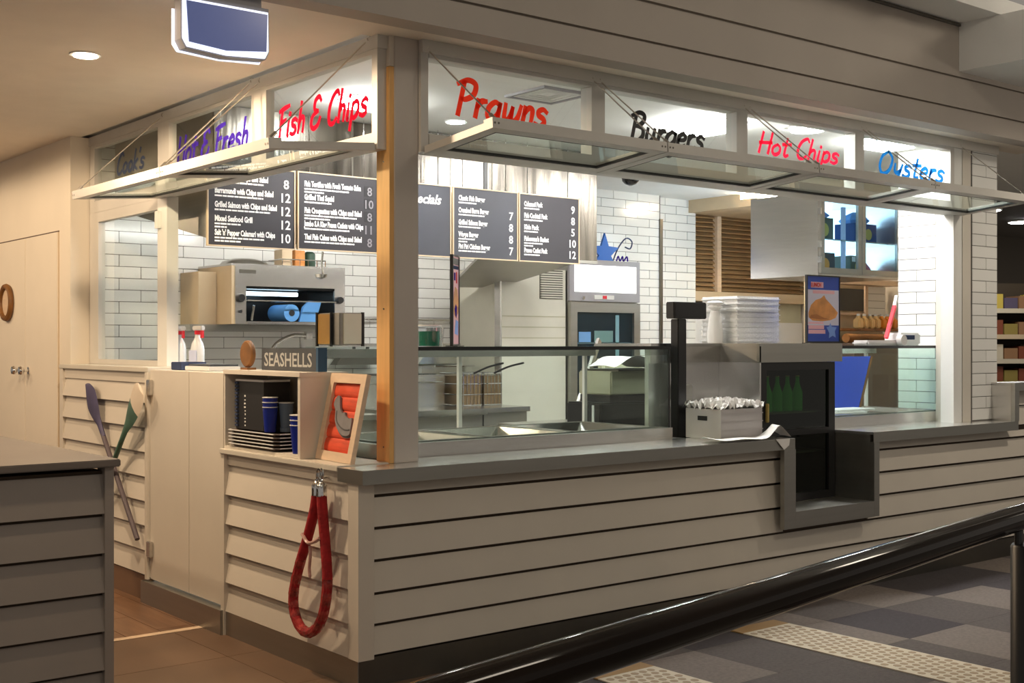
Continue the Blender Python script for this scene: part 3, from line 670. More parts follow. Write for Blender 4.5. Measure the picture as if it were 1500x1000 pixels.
# shell sign and wooden shell on the shelf top
sh = thing('name_sign', 'grey block sign with raised letters reading SEASHELLS', 'sign', (.12, .82, Z1))
obj('block', B(.10, .135, .545, 1.085, Z1+.001, Z1+.108), 'sign_grey', sh); obj('end_block', B(.095, .142, .525, .544, Z1+.001, Z1+.112), 'teal_end', sh)
obj('lettering', text_bm('SEASHELLS', .092, (.0994, 1.06, Z1+.022), 'L', off=.0012, width=.47), 'sign_letter', sh)
db = obj('wooden_disc', lathe([(.060, -.013), (.067, -.007), (.067, .007), (.060, .013)], (.07, 1.175, Z1+.079), 28, 'X'), 'brown_wood', None, True)
tag(db, 'round brown wooden shell ornament beside the block sign', 'ornament')
obj('foot', B(.045, .095, 1.135, 1.205, Z1+.001, Z1+.011), 'brown_wood', db)

# spray bottles and small boxes on the side sill
def spray(label, x, y, z, ang):
    t = thing('spray_bottle', label, 'bottle', (x, y, z))
    def body(sx, sy, zz): return [(sx*math.cos(a), sy*math.sin(a), zz) for a in [2*math.pi*k/16 for k in range(16)]]
    R = Matrix.Translation((x, y, z)) @ Matrix.Rotation(ang, 4, 'Z')
    bm = nb(); rings = []
    for sx, sy, zz in ((.030, .047, 0), (.033, .050, .01), (.033, .050, .10), (.026, .040, .135), (.014, .018, .165), (.014, .014, .185)):
        rings.append([bm.verts.new(R @ Vector(p)) for p in body(sx, sy, zz)])
    for a, b in zip(rings, rings[1:]):
        for i in range(16): bm.faces.new((a[i], a[(i+1) % 16], b[(i+1) % 16], b[i]))
    bm.faces.new(rings[0][::-1]); bm.faces.new(rings[-1])
    obj('body', bm, 'clear_plastic', t, True)
    obj('label', B(-.0355, -.0335, -.034, .034, .02, .095, M=R), 'label_blue', t)
    obj('collar', lathe([(.017, 0), (.017, .022)], (x, y, z+.185), 14), 'red_plastic', t)
    hd = obj('spray_head', B(-.014, .014, -.055, .035, .208, .235, M=R, bev=.005), 'white_plastic', t)
    obj('trigger', B(-.006, .006, -.052, -.035, .165, .208, M=R), 'red_plastic', hd)
spray('clear spray bottle with a red trigger beside the white window stile', .27, 2.44, 1.313, 0)
spray('clear spray bottle with a red trigger beside the grey box', .27, 2.20, 1.313, .2)
tag(obj('grey_box', B(.05, .20, 1.93, 2.06, 1.3015, 1.345, bev=.003), 'slate_paint'), 'small grey box on top of the side gate', 'box')
wbx = thing('card_reader_tray', 'low white tray with a dark top beside the small grey box', 'tray', (.14, 1.72, 1.3015))
obj('body', B(.06, .24, 1.60, 1.90, 1.3015, 1.325, bev=.003), 'white_plastic', wbx); obj('top', B(.075, .235, 1.615, 1.885, 1.3255, 1.336), 'sign_grey', wbx)
tag(obj('gate_ledge', B(.03, .30, 1.285, 2.195, 1.27, 1.3005), 'trim_paint'), 'pale ledge behind the top of the side gate', 'ledge')

# red rope hanging on the left wall
rp = thing('barrier_rope', 'red velvet barrier rope hung in a loop on a chrome hook', 'rope', (-.07, .30, .17))
pts = [(-.062, .262, .80), (-.062, .285, .72), (-.066, .335, .60), (-.070, .395, .48), (-.072, .445, .36), (-.072, .448, .27), (-.072, .40, .205), (-.072, .325, .185), (-.072, .245, .22), (-.072, .185, .30), (-.070, .16, .42), (-.066, .175, .53), (-.062, .20, .64), (-.062, .215, .74), (-.062, .222, .80)]
sp_ = smooth(pts, 5)
obj('rope', tube(sp_, .0225, 12), 'velvet', rp, True)
for y, a in ((.261, 0), (.223, 0)): obj('rope_end', lathe([(.024, 0), (.024, .045), (.018, .055), (.009, .062), (.009, .07)], (-.062, y, .79), 16), 'chrome', rp, True)
obj('snap_hook', tube(smooth([(-.06, .262, .855), (-.058, .268, .885), (-.056, .25, .905), (-.056, .235, .885), (-.058, .24, .86)], 4), .005, 6), 'chrome', rp); obj('snap_hook', tube(smooth([(-.06, .223, .855), (-.058, .215, .885), (-.056, .228, .908), (-.056, .244, .885), (-.058, .236, .86)], 4), .005, 6), 'chrome', rp)
obj('wall_hook', tube(smooth([(-.012, .242, .865), (-.045, .242, .862), (-.068, .242, .868), (-.072, .242, .89)], 4), .006, 8), 'chrome', rp)
film = [p+Vector((0, 0, 0)) for p in sp_[14:52]]
obj('plastic_wrap', tube([p for p in film], [.0232+.0012*math.sin(i*2.1) for i in range(len(film))], 10), 'velvet_wrap', rp)
obj('wrap_tie', tube(smooth([(-.088, .345, .615), (-.092, .29, .585), (-.09, .235, .595), (-.086, .195, .615)], 4), .008, 6), 'plastic_film', rp)
obj('wrap_tail', tube(smooth([(-.08, .29, .57), (-.082, .285, .52), (-.078, .30, .47), (-.08, .29, .43)], 4), [.007]*12+[.004], 6), 'plastic_film', rp)

# crossed paddles
def paddle(label, tip, end, x, mats, blade=.36, wid=.062):
    t = thing('paddle', label, 'paddle', (x, (tip[0]+end[0])/2, min(tip[1], end[1])))
    a = Vector((x, tip[0], tip[1])); b = Vector((x, end[0], end[1])); d = (b-a).normalized(); s = Vector((1, 0, 0)).cross(d).normalized(); L = (b-a).length
    prof = smooth([(0, .012 if len(mats) == 2 else .05, 0), (.04, .050 if len(mats) == 2 else wid*.95, 0), (.12, wid*.92, 0), (.22, wid*.72, 0), (.32, .030, 0), (.42, .018, 0)], 4)
    def blade_bm(l0, l1):
        bm = nb(); rings = []; ls = [p for p in prof if l0-1e-6 <= p.x <= l1+1e-6]
        for p in ls:
            c = a+d*p.x; th = .008+.006*p.x/.42
            rings.append([bm.verts.new(c+s*p.y*u+Vector((th*v, 0, 0))) for u, v in ((-1, 0), (-.5, -.8), (0, -1), (.5, -.8), (1, 0), (.5, .8), (0, 1), (-.5, .8))])
        for r0, r1 in zip(rings, rings[1:]):
            for i in range(8): bm.faces.new((r0[i], r0[(i+1) % 8], r1[(i+1) % 8], r1[i]))
        bm.faces.new(rings[0][::-1]); bm.faces.new(rings[-1]); bmesh.ops.recalc_face_normals(bm, faces=bm.faces[:]); return bm
    if len(mats) == 2: obj('blade', blade_bm(0, .42), mats[0], t, True)
    else:
        xs = [p.x for p in prof]; cut = min(xs, key=lambda q: abs(q-.15)); obj('blade_tip', blade_bm(0, cut), mats[0], t, True); obj('blade', blade_bm(cut, .42), mats[1], t, True)
    obj('shaft', tube([a+d*.40, b], .0145, 10), mats[-1], t, True)
paddle('dark purple wooden paddle crossed over the panel beside the gate', (3.10, 1.195), (2.30, .345), -.045, ['blade_blue', 'shaft_wood'], wid=.09)
paddle('green paddle with a cream tip crossed over the panel beside the gate', (2.17, 1.195), (2.86, .45), -.078, ['blade_white', 'blade_green', 'blade_green'], wid=.085)
# wreath-like ring on the left wall
rg_ = thing('wall_plaque', 'round plaque with a rope edge hung on the cream door', 'ornament', (0, 4.9, 1.62))
obj('disc', lathe([(.105, -.012), (.11, 0)], (.034, 4.93, 1.745), 28, 'X'), 'pale_timber', rg_)
tor = nb(); tube([(.018, 4.93+.118*math.cos(a), 1.745+.118*math.sin(a)) for a in [2*math.pi*k/40 for k in range(41)]], .02, 8, tor)
obj('rope_edge', tor, 'brown_wood', rg_, True)

# ------------------------------------------------------------------ foreground service counter
fc = thing('service_counter', 'grey boarded service counter with a pale slab top beside the walkway', 'counter', (-2.2, 1.5, 0))
obj('top_slab', B(-3.6, -.849, .47, 2.9, .948, .978, bev=.004), 'slab_top', fc)
obj('core', B(-3.5, -.90, .53, 2.8, 0, .93), 'groove', fc)
zs = [.118, .275, .432, .592, .752, .925]
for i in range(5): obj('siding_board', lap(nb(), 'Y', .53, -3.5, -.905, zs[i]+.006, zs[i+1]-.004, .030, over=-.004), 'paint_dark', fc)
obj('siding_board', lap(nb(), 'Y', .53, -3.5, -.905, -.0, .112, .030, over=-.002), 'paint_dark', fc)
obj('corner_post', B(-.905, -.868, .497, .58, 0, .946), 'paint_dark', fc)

# ------------------------------------------------------------------ handrail in the foreground
hr = thing('handrail', 'dark glossy round handrail crossing in front of the shop', 'handrail', (-.3, -3.08, 0))
ra, rb_ = Vector((-2.55, -3.495, 1.08)), Vector((4.4, -2.188, 1.08))
obj('rail', tube([ra, rb_], .0275, 24), 'rail_dark', hr, True)
dirr = (rb_-ra).normalized()
pc = Vector((-.295, -3.078, 0))
for kk in (1.9, 3.8):
    p2 = pc+dirr*kk; obj('post', lathe([(.036, 0), (.036, 1.022), (.033, 1.026)], (p2.x, p2.y, 0), 24), 'black', hr, True); obj('stem', lathe([(.009, 0), (.009, .03)], (p2.x, p2.y, 1.0265), 12), 'black_gloss', hr)
obj('stem', lathe([(.009, 0), (.009, .04)], (pc.x, pc.y, 1.025), 12), 'black_gloss', hr); obj('post', lathe([(.036, 0), (.036, 1.022), (.033, 1.026)], (pc.x+.018, pc.y-.012, 0), 24), 'black', hr, True)

# tactile strips
def strip(label, x0, x1, y0, y1):
    t = thing('tactile_strip', label, 'floor strip', ((x0+x1)/2, (y0+y1)/2, 0), 'perforated floor strips on the carpet')
    obj('plate', B(x0, x1, y0, y1-.10, .001, .006), 'tactile', t); obj('end_plate', B(x0, x1, y1-.10, y1, .001, .0065), 'tactile_brass', t)
    b = nb(); j = 0; y = y1-.14
    while y > y0+.03:
        for i in range(6):
            x = x0+.035+i*(x1-x0-.07)/5.5+(.028 if j % 2 else 0)
            vs = [b.verts.new((x+.019*math.cos(a), y+.019*math.sin(a), .0068)) for a in [k*math.pi/4 for k in range(8)]]; vb = [b.verts.new((v.co.x*1, v.co.y, .0055)) for v in vs]
            b.faces.new(vs)
            for k in range(8): b.faces.new((vb[k], vb[(k+1) % 8], vs[(k+1) % 8], vs[k]))
        y -= .047; j += 1
    o = obj('stud_dots', b, 'tactile_dot', t); o['kind'] = 'stuff'
strip('cream perforated floor strip ending in front of the drinks fridge recess', 1.99, 2.345, -2.6, -.27)
strip('cream perforated floor strip ending nearer the corner post side', .86, 1.20, -2.6, -.43)

# ------------------------------------------------------------------ walkway downlight and exit sign
dl = thing('downlight', 'round recessed warm downlight in the walkway ceiling', 'lamp', (-.69, 1.32, 2.80))
obj('trim_ring', lathe([(.072, 0), (.072, .006), (.055, .006), (.055, 0)], (-.69, 1.32, 2.7935), 26), 'frame_white', dl); obj('lens', lathe([(.054, 0), (.054, .004)], (-.69, 1.32, 2.789), 26), 'down_emit', dl)
for k, (x, y, p) in enumerate(((-.75, 1.32, 165), (-1.6, 3.6, 62), (-1.6, 5.6, 62), (-2.9, 3.9, 130), (-1.6, -.05, 40))):
    spot('downlight_lamp', (x, y, 2.77), p, WARM, 178, .12, r=.06)
es = thing('exit_sign', 'hanging exit box sign with a dark blue face and glowing white edge', 'sign', (-.69, -.15, 2.52))
sx = lambda a: -.69+a
out = [(-.178, .205), (.178, .205), (.180, .04), (.165, .008), (.0, -.004), (-.16, .008), (-.178, .04)]
obj('housing', prism([(sx(x), 2.525+z) for x, z in out], .055, Matrix.Translation((0, -.10, 0)) @ Matrix(((1, 0, 0, 0), (0, 0, -1, 0), (0, 1, 0, 0), (0, 0, 0, 1)))), 'sign_body', es)
MS = lambda y: Matrix.Translation((0, y, 0)) @ Matrix(((1, 0, 0, 0), (0, 0, -1, 0), (0, 1, 0, 0), (0, 0, 0, 1)))
obj('glow_edge', prism([(sx(x*.97), 2.530+z*.90) for x, z in out], .006, MS(-.1555)), 'sign_glow', es)
inn = [(-.160, .178), (.168, .178), (.164, .036), (.0, .016), (-.150, .028)]
obj('face', prism([(sx(x), 2.527+z) for x, z in inn], .004, MS(-.162)), 'sign_face', es)
obj('back_glow', prism([(sx(x*1.035-.003), 2.520+z*.80) for x, z in out], .004, MS(-.094)), 'sign_glow', es)
obj('mount', B(-.84, -.54, -.15, -.10, 2.73, 2.80), 'sign_body', es)

# ================================================================== KITCHEN INTERIOR
# ceiling lights (the room's own lamps, then two added round downlights)
def panel(label, x, y, sx, sy, m='light_panel', z=2.82):
    t = thing('ceiling_light', label, 'lamp', (x, y, z)); f = nb()
    for a in ((x-sx/2-.02, x+sx/2+.02, y-sy/2-.02, y-sy/2), (x-sx/2-.02, x+sx/2+.02, y+sy/2, y+sy/2+.02), (x-sx/2-.02, x-sx/2, y-sy/2, y+sy/2), (x+sx/2, x+sx/2+.02, y-sy/2, y+sy/2)): box(f, *a, z-.006, z-.0005)
    obj('frame', f, 'frame_white', t); obj('diffuser', B(x-sx/2, x+sx/2, y-sy/2, y+sy/2, z-.05, z-.001), m, t)
panel('square light panel in the kitchen ceiling behind the Burgers transom', 3.00, .80, .34, .34)
panel('square light panel in the kitchen ceiling near the tiled column', 4.45, .50, .34, .24)
panel('square light panel in the back kitchen ceiling before the louvres', 6.2, 2.9, .40, .40, 'warm_panel')
panel('small light panel in the kitchen ceiling behind the Fish & Chips transom', 1.00, 1.50, .30, .16)
for k_, (xx, pw_) in enumerate(((1.75, 22), (2.75, 22))):  # fittings and spots added to light the boards and kitchen
    r_ = thing('ceiling_light', ['small added round downlight before the Specials menu board', 'small added round downlight before the Calamari Pack menu board'][k_], 'lamp', (xx, 1.72, 2.82))
    obj('trim_ring', lathe([(.07, 0), (.07, .008)], (xx, 1.72, 2.8115), 24), 'frame_white', r_); obj('lens', lathe([(.055, 0), (.055, .003)], (xx, 1.72, 2.808), 24), 'light_panel', r_)
    spot('added_board_spot', (xx, 1.72, 2.795), pw_, (1, .97, .92), 165, .5, r=.05)
rl = thing('ceiling_light', 'round light fitting in the kitchen ceiling behind the Hot Chips transom', 'lamp', (3.62, .50, 2.82))
obj('trim_ring', lathe([(.12, 0), (.12, .012)], (3.62, .50, 2.807), 28), 'frame_white', rl); obj('diffuser', lathe([(.105, 0), (.105, .004)], (3.62, .50, 2.795), 28), 'light_panel', rl)
vt = thing('air_vent', 'square metal air vent in the kitchen ceiling behind the Prawns transom', 'vent', (1.66, .74, 2.82))
for k in range(4):
    a = .17-.035*k; f = nb()
    for q in ((-a, a, -a, -a+.018), (-a, a, a-.018, a), (-a, -a+.018, -a+.018, a-.018), (a-.018, a, -a+.018, a-.018)): box(f, 1.66+q[0], 1.66+q[1], .74+q[2], .74+q[3], 2.806+.003*k, 2.8195)
    obj('louvre_ring', f, ['sign_body', 'frame_white', 'frame_white', 'frame_white'][k], vt)
dm = thing('dome_camera', 'dark dome camera under the kitchen ceiling', 'camera', (4.35, 2.85, 2.82))
obj('base_ring', lathe([(.085, 0), (.085, .015)], (4.35, 2.85, 2.8045), 24), 'frame_white', dm); obj('dome', lathe([(.012, -.065), (.045, -.052), (.068, -.028), (.074, 0)], (4.35, 2.85, 2.804), 24), 'black_gloss', dm, True)
# exhaust hood
hd = thing('exhaust_hood', 'stainless exhaust hood over the back bench carrying the menu boards', 'hood', (1.7, 2.9, 2.03))
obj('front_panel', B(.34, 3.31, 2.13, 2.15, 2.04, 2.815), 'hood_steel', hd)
for xx, mm in ((.34, 'steel_dull'), (3.29, 'steel')):
    obj('side_panel', prism([(2.15, 2.04), (3.64, 2.34), (3.64, 2.815), (2.15, 2.815)], .02, Matrix.Translation((xx, 0, 0)) @ Matrix(((0, 0, 1, 0), (1, 0, 0, 0), (0, 1, 0, 0), (0, 0, 0, 1)))), mm, hd)
hb = nb()
v = [hb.verts.new(p) for p in ((.36, 2.15, 2.20), (3.29, 2.15, 2.20), (3.29, 3.0, 2.60), (.36, 3.0, 2.60), (3.29, 3.64, 2.36), (.36, 3.64, 2.36))]
hb.faces.new((v[0], v[1], v[2], v[3])); hb.faces.new((v[3], v[2], v[4], v[5])); obj('baffle', hb, 'steel_dull', hd)
obj('gutter', B(.34, 3.31, 2.12, 2.155, 2.02, 2.0395), 'steel_dull', hd); obj('gutter', B(.36, 3.29, 3.58, 3.64, 2.34, 2.36), 'steel_dull', hd)
cn = nb(); v = [cn.verts.new(p) for p in ((2.40, 2.35, 2.03), (3.28, 2.35, 2.03), (3.33, 3.30, 1.89), (2.85, 3.30, 1.88), (2.40, 2.35, 2.05), (3.28, 2.35, 2.05), (3.33, 3.30, 1.91), (2.85, 3.30, 1.90))]
for f in ((0, 3, 2, 1), (4, 5, 6, 7), (0, 1, 5, 4), (1, 2, 6, 5), (2, 3, 7, 6), (3, 0, 4, 7)): cn.faces.new([v[i] for i in f])
for xa, xb in ((.55, 1.45), (1.65, 2.85)): obj('added_hood_tube', tube([(xa, 2.42, 2.30), (xb, 2.42, 2.30)], .018, 10), 'added_hood_glow', hd)  # glowing tubes added under the hood to brighten the back tiles
obj('drip_tray', cn, 'steel_dull', hd)
for k, xx in enumerate((.95, 1.25, 1.62, 2.0, 2.35)): obj('seam', B(xx, xx+.012, 2.127, 2.131, 2.47, 2.815), 'steel_dark', hd)
for k, xx in enumerate((1.55, 2.28)): obj('black_joint', B(xx, xx+.03, 2.125, 2.131, 2.48, 2.78), 'black', hd)

# menu boards
def board(label, x0, x1, m, rows, price_m='chalk_white', title=None, z0=2.0, z1=2.462, faint=()):
    y = 2.02; t = thing('menu_board', label, 'menu board', ((x0+x1)/2, y, z0), 'menu boards on the exhaust hood')
    obj('panel', B(x0+.006, x1-.006, y, y+.012, z0+.006, z1-.006), m, t); fb = nb()
    for a in ((x0, x1, z0, z0+.007), (x0, x1, z1-.007, z1), (x0, x0+.007, z0+.007, z1-.007), (x1-.007, x1, z0+.007, z1-.007)): box(fb, a[0], a[1], y-.004, y+.014, a[2], a[3])
    obj('frame', fb, 'beige', t)
    for xx in (x0+.09, x1-.09): obj('hanger', tube([(xx, y+.02, z1), (xx, y+.02, 2.815)], .004, 6), 'chrome', t)
    w_ = x1-x0; rr = random.Random(hash(title or rows[0][0]) % 100 if False else len(label))
    if title: obj('heading', text_bm(title, .085, (x0+w_*.36, y-.001, z1-.125), 'F', shear=.3, off=.002, width=w_*.50), 'chalk_white', t)
    H = (z1-z0)
    for i, (name, price, subs, wd) in enumerate(rows):
        zz = z1-.085-i*(H-.07)/5.0
        o = obj('dish_name', text_bm(name, .045, (x0+.045, y-.001, zz), 'F', off=.0018, width=wd*w_), 'chalk_white', t)
        sb = nb()
        for j in range(subs):
            xx = x0+.045; end = x0+.045+w_*wd*(.92 if j == 0 else .45)*rr.uniform(.7, 1.0)
            while xx < end:
                l = rr.uniform(.02, .045); box(sb, xx, min(xx+l, end), y-.0016, y-.0004, zz-.020-j*.018, zz-.011-j*.018); xx += l+.004
        obj('small_print', sb, 'chalk_white', t)
        if price:
            if i in faint: obj('price_patch', B(x1-.098, x1-.035, y-.0008, y-.0002, zz-.032, zz+.032), 'ink', t)
            obj('price', text_bm(price, .074, (x1-(.078 if len(price) < 2 else .105), y-.0015, zz-.026), 'F', off=.001), price_m, t)
    return t
board('menu board ending with Salt n Pepper Calamari with Chips', .245, .800, 'board', [('Whiting with Chips and Salad', '8', 1, .60), ('Barramundi with Chips and Salad', '12', 1, .66), ('Grilled Salmon with Chips and Salad', '12', 1, .70), ('Mixed Seafood Grill', '12', 2, .42), ("Salt 'n' Pepper Calamari with Chips", '10', 2, .68)], z0=1.995, z1=2.46)
board('menu board headed Fish Tortillas with faint prices', .815, 1.372, 'board', [('Fish Tortillas with Fresh Tomato Salsa', '8', 2, .70), ('Grilled Thai Squid', '10', 1, .36), ('Fish Croquettes with Chips and Salad', '8', 2, .71), ('Jumbo S.A King Prawn Cutlets with Chips', '11', 1, .73), ('Thai Fish Cakes with Chips and Salad', '8', 1, .71)], 'chalk_grey', faint=(0, 1, 2))
board('plain blue grey menu board headed Specials', 1.385, 1.930, 'board_blue', [], title='Specials')
board('menu board listing the fish, salmon and chicken burgers', 1.945, 2.485, 'board_blue', [('Classic Fish Burger', '', 1, .40), ('Crumbed Barra Burger', '7', 1, .46), ('Grilled Salmon Burger', '8', 1, .44), ('Wagyu Burger', '8', 2, .30), ('Piri Piri Chicken Burger', '7', 1, .48)])
board('menu board listing Calamari Pack to Prawn Cutlet Pack', 2.495, 3.040, 'board', [('Calamari Pack', '9', 1, .30), ('Fish Cocktail Pack', '8', 1, .38), ('Kids Pack', '5', 1, .24), ("Fisherman's Basket", '10', 2, .40), ('Prawn Cutlet Pack', '12', 1, .38)])

# salamander grill on a wall bracket
sg = thing('salamander_grill', 'stainless salamander grill with an open front on the tiled back wall', 'grill', (1.36, 3.4, 1.56))
x0, x1, y0, y1, z0, z1 = .93, 1.80, 3.12, 3.64, 1.575, 1.965
obj('side_panel', B(x0, x0+.02, y0, y1, z0, z1), 'beige', sg); obj('side_panel', B(x1-.02, x1, y0, y1, z0, z1), 'steel', sg); obj('top_panel', B(x0, x1, y0, y1, z1+.0005, z1+.015), 'steel', sg)
obj('fascia', B(x0+.02, x1-.02, y0-.012, y0+.01, 1.83, z1), 'steel', sg); obj('floor_panel', B(x0+.02, x1-.02, y0, y1, z0, z0+.02), 'steel_dark', sg); obj('back_panel', B(x0+.02, x1-.02, y1-.03, y1, z0+.02, z1), 'black', sg)
obj('front_panel', B(x0+.02, x0+.10, y0-.012, y0+.01, z0, 1.829), 'steel', sg); obj('front_panel', B(x1-.09, x1-.02, y0-.012, y0+.01, z0, 1.829), 'steel', sg); obj('inner_roof', B(x0+.10, x1-.09, y0+.01, y1-.03, 1.815, 1.829), 'black', sg)
for xx, rr in ((x0+.055, .030), (x1-.055, .028)): obj('control_knob', lathe([(rr, 0), (rr, -.012), (rr*.8, -.028)], (xx, y0-.0125, 1.75), 20, 'Y'), 'black', sg, True)
obj('small_knob', lathe([(.011, 0), (.011, -.012)], (x0+.055, y0-.0125, 1.66), 14, 'Y'), 'black', sg)
rk = nb(); tube([(x0+.10, y0-.03, 1.735), (x1-.09, y0-.03, 1.735)], .005, 6, rk)
for k in range(9): tube([(x0+.14+k*.075, y0-.03, 1.735), (x0+.14+k*.075, y1-.04, 1.735)], .003, 5, rk)
obj('grill_rack', rk, 'chrome', sg); obj('rack_handle', tube([(x0+.135, y0-.02, 1.60), (x0+.14, y0-.045, 1.70)], .008, 8), 'chrome', sg)
obj('drip_lip', B(x0+.10, x1-.09, y0-.03, y0+.005, z0, z0+.018), 'steel_bright', sg); obj('name_plate', B(x0+.05, x0+.17, y0-.014, y0-.0125, 1.915, 1.94), 'steel_dark', sg)
obj('heater_tube', tube([(x0+.13, y0+.2, 1.79), (x0+.60, y0+.2, 1.79)], .014, 8), 'cool_panel', sg)
obj('bracket', B(.72, 1.98, 3.30, 3.64, 1.53, 1.5745), 'steel_dull', sg); obj('rear_box', B(.80, .929, 3.35, 3.64, 1.5755, 1.93), 'beige', sg)
pr = thing('paper_roll', 'roll of blue paper towel lying inside the salamander grill', 'paper roll', (1.42, 3.2, 1.596))
obj('roll', lathe([(.060, -.12), (.060, .12)], (1.40, 3.28, 1.656), 26, 'Y'), 'blue_towel', pr, True); obj('core', lathe([(.022, -.123), (.022, -.1205)], (1.40, 3.28, 1.656), 18, 'Y'), 'ink', pr)
obj('loose_sheet', prism([(1.47, 1.597), (1.60, 1.597), (1.645, 1.74), (1.55, 1.745), (1.50, 1.70)], .02, Matrix.Translation((0, 3.20, 0)) @ Matrix(((1, 0, 0, 0), (0, 0, -1, 0), (0, 1, 0, 0), (0, 0, 0, 1)))), 'blue_towel', pr)
hl = thing('hanging_ladle', 'steel ladle hanging below the menu boards before the grill', 'ladle', (1.02, 2.2, 1.8))
obj('handle', tube([(1.03, 2.10, 2.0), (1.035, 2.12, 1.93), (1.05, 2.13, 1.87)], .006, 6), 'chrome', hl); obj('bowl', lathe([(.008, -.02), (.03, -.012), (.038, .008), (.034, .008)], (1.035, 2.13, 1.858), 18), 'chrome', hl, True)
wbk = thing('wire_basket', 'small wire basket of jars on top of the salamander grill', 'basket', (1.52, 3.3, 1.981))
for zz in (1.984, 2.03): obj('wire_rim', tube([(1.36, 3.22, zz), (1.70, 3.22, zz), (1.70, 3.42, zz), (1.36, 3.42, zz), (1.36, 3.22, zz)], .004, 5), 'chrome', wbk)
for k in range(6): obj('wire', tube([(1.36+k*.068, 3.22, 1.984), (1.36+k*.068, 3.22, 2.03)], .003, 5), 'chrome', wbk)
for k, (m, lab) in enumerate((('beige', 'beige box of supplies standing in the wire basket'), ('batter', 'orange box of supplies standing in the wire basket'), ('dark_green', 'dark green jar standing in the wire basket'))):
    if k == 2: tag(obj('storage_jar', lathe([(.04, 0), (.04, .10), (.025, .115)], (1.63, 3.32, 1.982), 16), m, None, True), lab, 'jar')
    else: tag(obj('supply_box', B(1.38+k*.10, 1.46+k*.10, 3.26, 3.38, 1.982, 2.10, bev=.003), m), lab, 'box')
plt = thing('metal_lid', 'curved steel lid resting on top of the salamander grill', 'lid', (1.12, 3.35, 1.981))
obj('dome', lathe([(.17, 0), (.15, .025), (.08, .045), (.01, .05)], (1.14, 3.36, 1.982), 24), 'steel', plt, True)
fa = thing('gooseneck_tap', 'steel gooseneck tap on the back bench below the grill', 'tap', (1.40, 3.5, .95))
obj('spout', tube(smooth([(1.42, 3.55, .952), (1.42, 3.54, 1.25), (1.44, 3.50, 1.42), (1.55, 3.44, 1.50), (1.66, 3.40, 1.50)], 5), .014, 10), 'steel', fa, True); obj('nozzle', B(1.64, 1.69, 3.385, 3.42, 1.475, 1.53), 'steel', fa)
tag(obj('wall_rail', tube([(1.82, 3.60, 1.63), (3.12, 3.60, 1.63)], .010, 8), 'steel'), 'thin steel rail along the tiled back wall', 'rail')
tag(obj('wall_rail_end', B(3.09, 3.13, 3.615, 3.645, 1.60, 1.66), 'steel'), 'steel bracket plate at the end of the wall rail', 'bracket')

# back benches, fryers and griddle
bb_ = thing('back_bench', 'stainless back bench along the tiled wall under the grill', 'bench', (1.1, 3.2, 0))
obj('bench_top', B(.30, 1.98, 2.85, 3.64, .915, .95), 'steel', bb_); obj('bench_body', B(.32, 1.96, 2.92, 3.62, 0, .9145), 'steel_dull', bb_)
gr = thing('griddle', 'stainless griddle range with a slotted rear flue seen through the case', 'griddle', (2.35, 3.1, 0))
obj('body', B(1.99, 2.72, 2.72, 3.62, 0, .94), 'steel_dull', gr); obj('hot_plate', B(1.99, 2.72, 2.70, 3.18, .9405, .975), 'steel_bright', gr); obj('front_rail', B(1.99, 2.72, 2.66, 2.70, .93, .975), 'steel_bright', gr)
obj('flue_box', B(1.99, 2.72, 3.19, 3.60, .9405, 1.21), 'steel', gr)
for k in range(2):
    xa = 2.0+k*.36; dr_ = obj('flue_door', B(xa, xa+.345, 3.178, 3.19, .99, 1.19), 'steel', gr); obj('handle', tube([(xa+.03, 3.155, 1.155), (xa+.31, 3.155, 1.155)], .007, 6), 'chrome', dr_)
sl = nb()
for k in range(16): box(sl, 2.02+k*.042, 2.046+k*.042, 3.24, 3.52, 1.2105, 1.216)
obj('flue_slots', sl, 'ink', gr)
df2 = thing('deep_fryer', 'stainless deep fryer with two wire baskets seen through the case', 'fryer', (3.05, 3.1, 0))
obj('body', B(2.735, 3.14, 2.72, 3.60, 0, .94), 'steel_dull', df2); obj('top', B(2.735, 3.14, 2.68, 3.60, .9405, .975), 'steel', df2); obj('splash_back', B(2.735, 3.14, 3.52, 3.60, .9755, 1.27), 'steel', df2)
obj('rail', tube([(2.75, 3.36, 1.27), (3.13, 3.36, 1.27)], .008, 6), 'chrome', df2); obj('rail', tube([(2.75, 3.36, 1.19), (3.13, 3.36, 1.19)], .006, 6), 'chrome', df2)
for k in range(2):
    xa = 2.755+k*.195; bk_ = thing('fry_basket', ['brown wire frying basket hung beside the griddle', 'brown wire frying basket hung beside the leaning steel strip'][k], 'basket', (xa+.1, 3.1, .98), 'frying baskets')
    f = nb()
    for zz in (.98, 1.06, 1.14, 1.22): tube([(xa, 3.0, zz), (xa+.17, 3.0, zz), (xa+.17, 3.3, zz), (xa, 3.3, zz), (xa, 3.0, zz)], .004, 5, f)
    for q in range(6): tube([(xa+q*.034, 3.0, .98), (xa+q*.034, 3.0, 1.22)], .003, 5, f)
    obj('cage', f, 'chrome', bk_); obj('mesh_wall', B(xa+.004, xa+.166, 3.006, 3.295, .982, 1.20), 'basket', bk_); obj('handle', tube(smooth([(xa+.10, 3.0, 1.22), (xa+.12, 2.85, 1.27), (xa+.16, 2.72, 1.30)], 4), .008, 6), 'black', bk_)
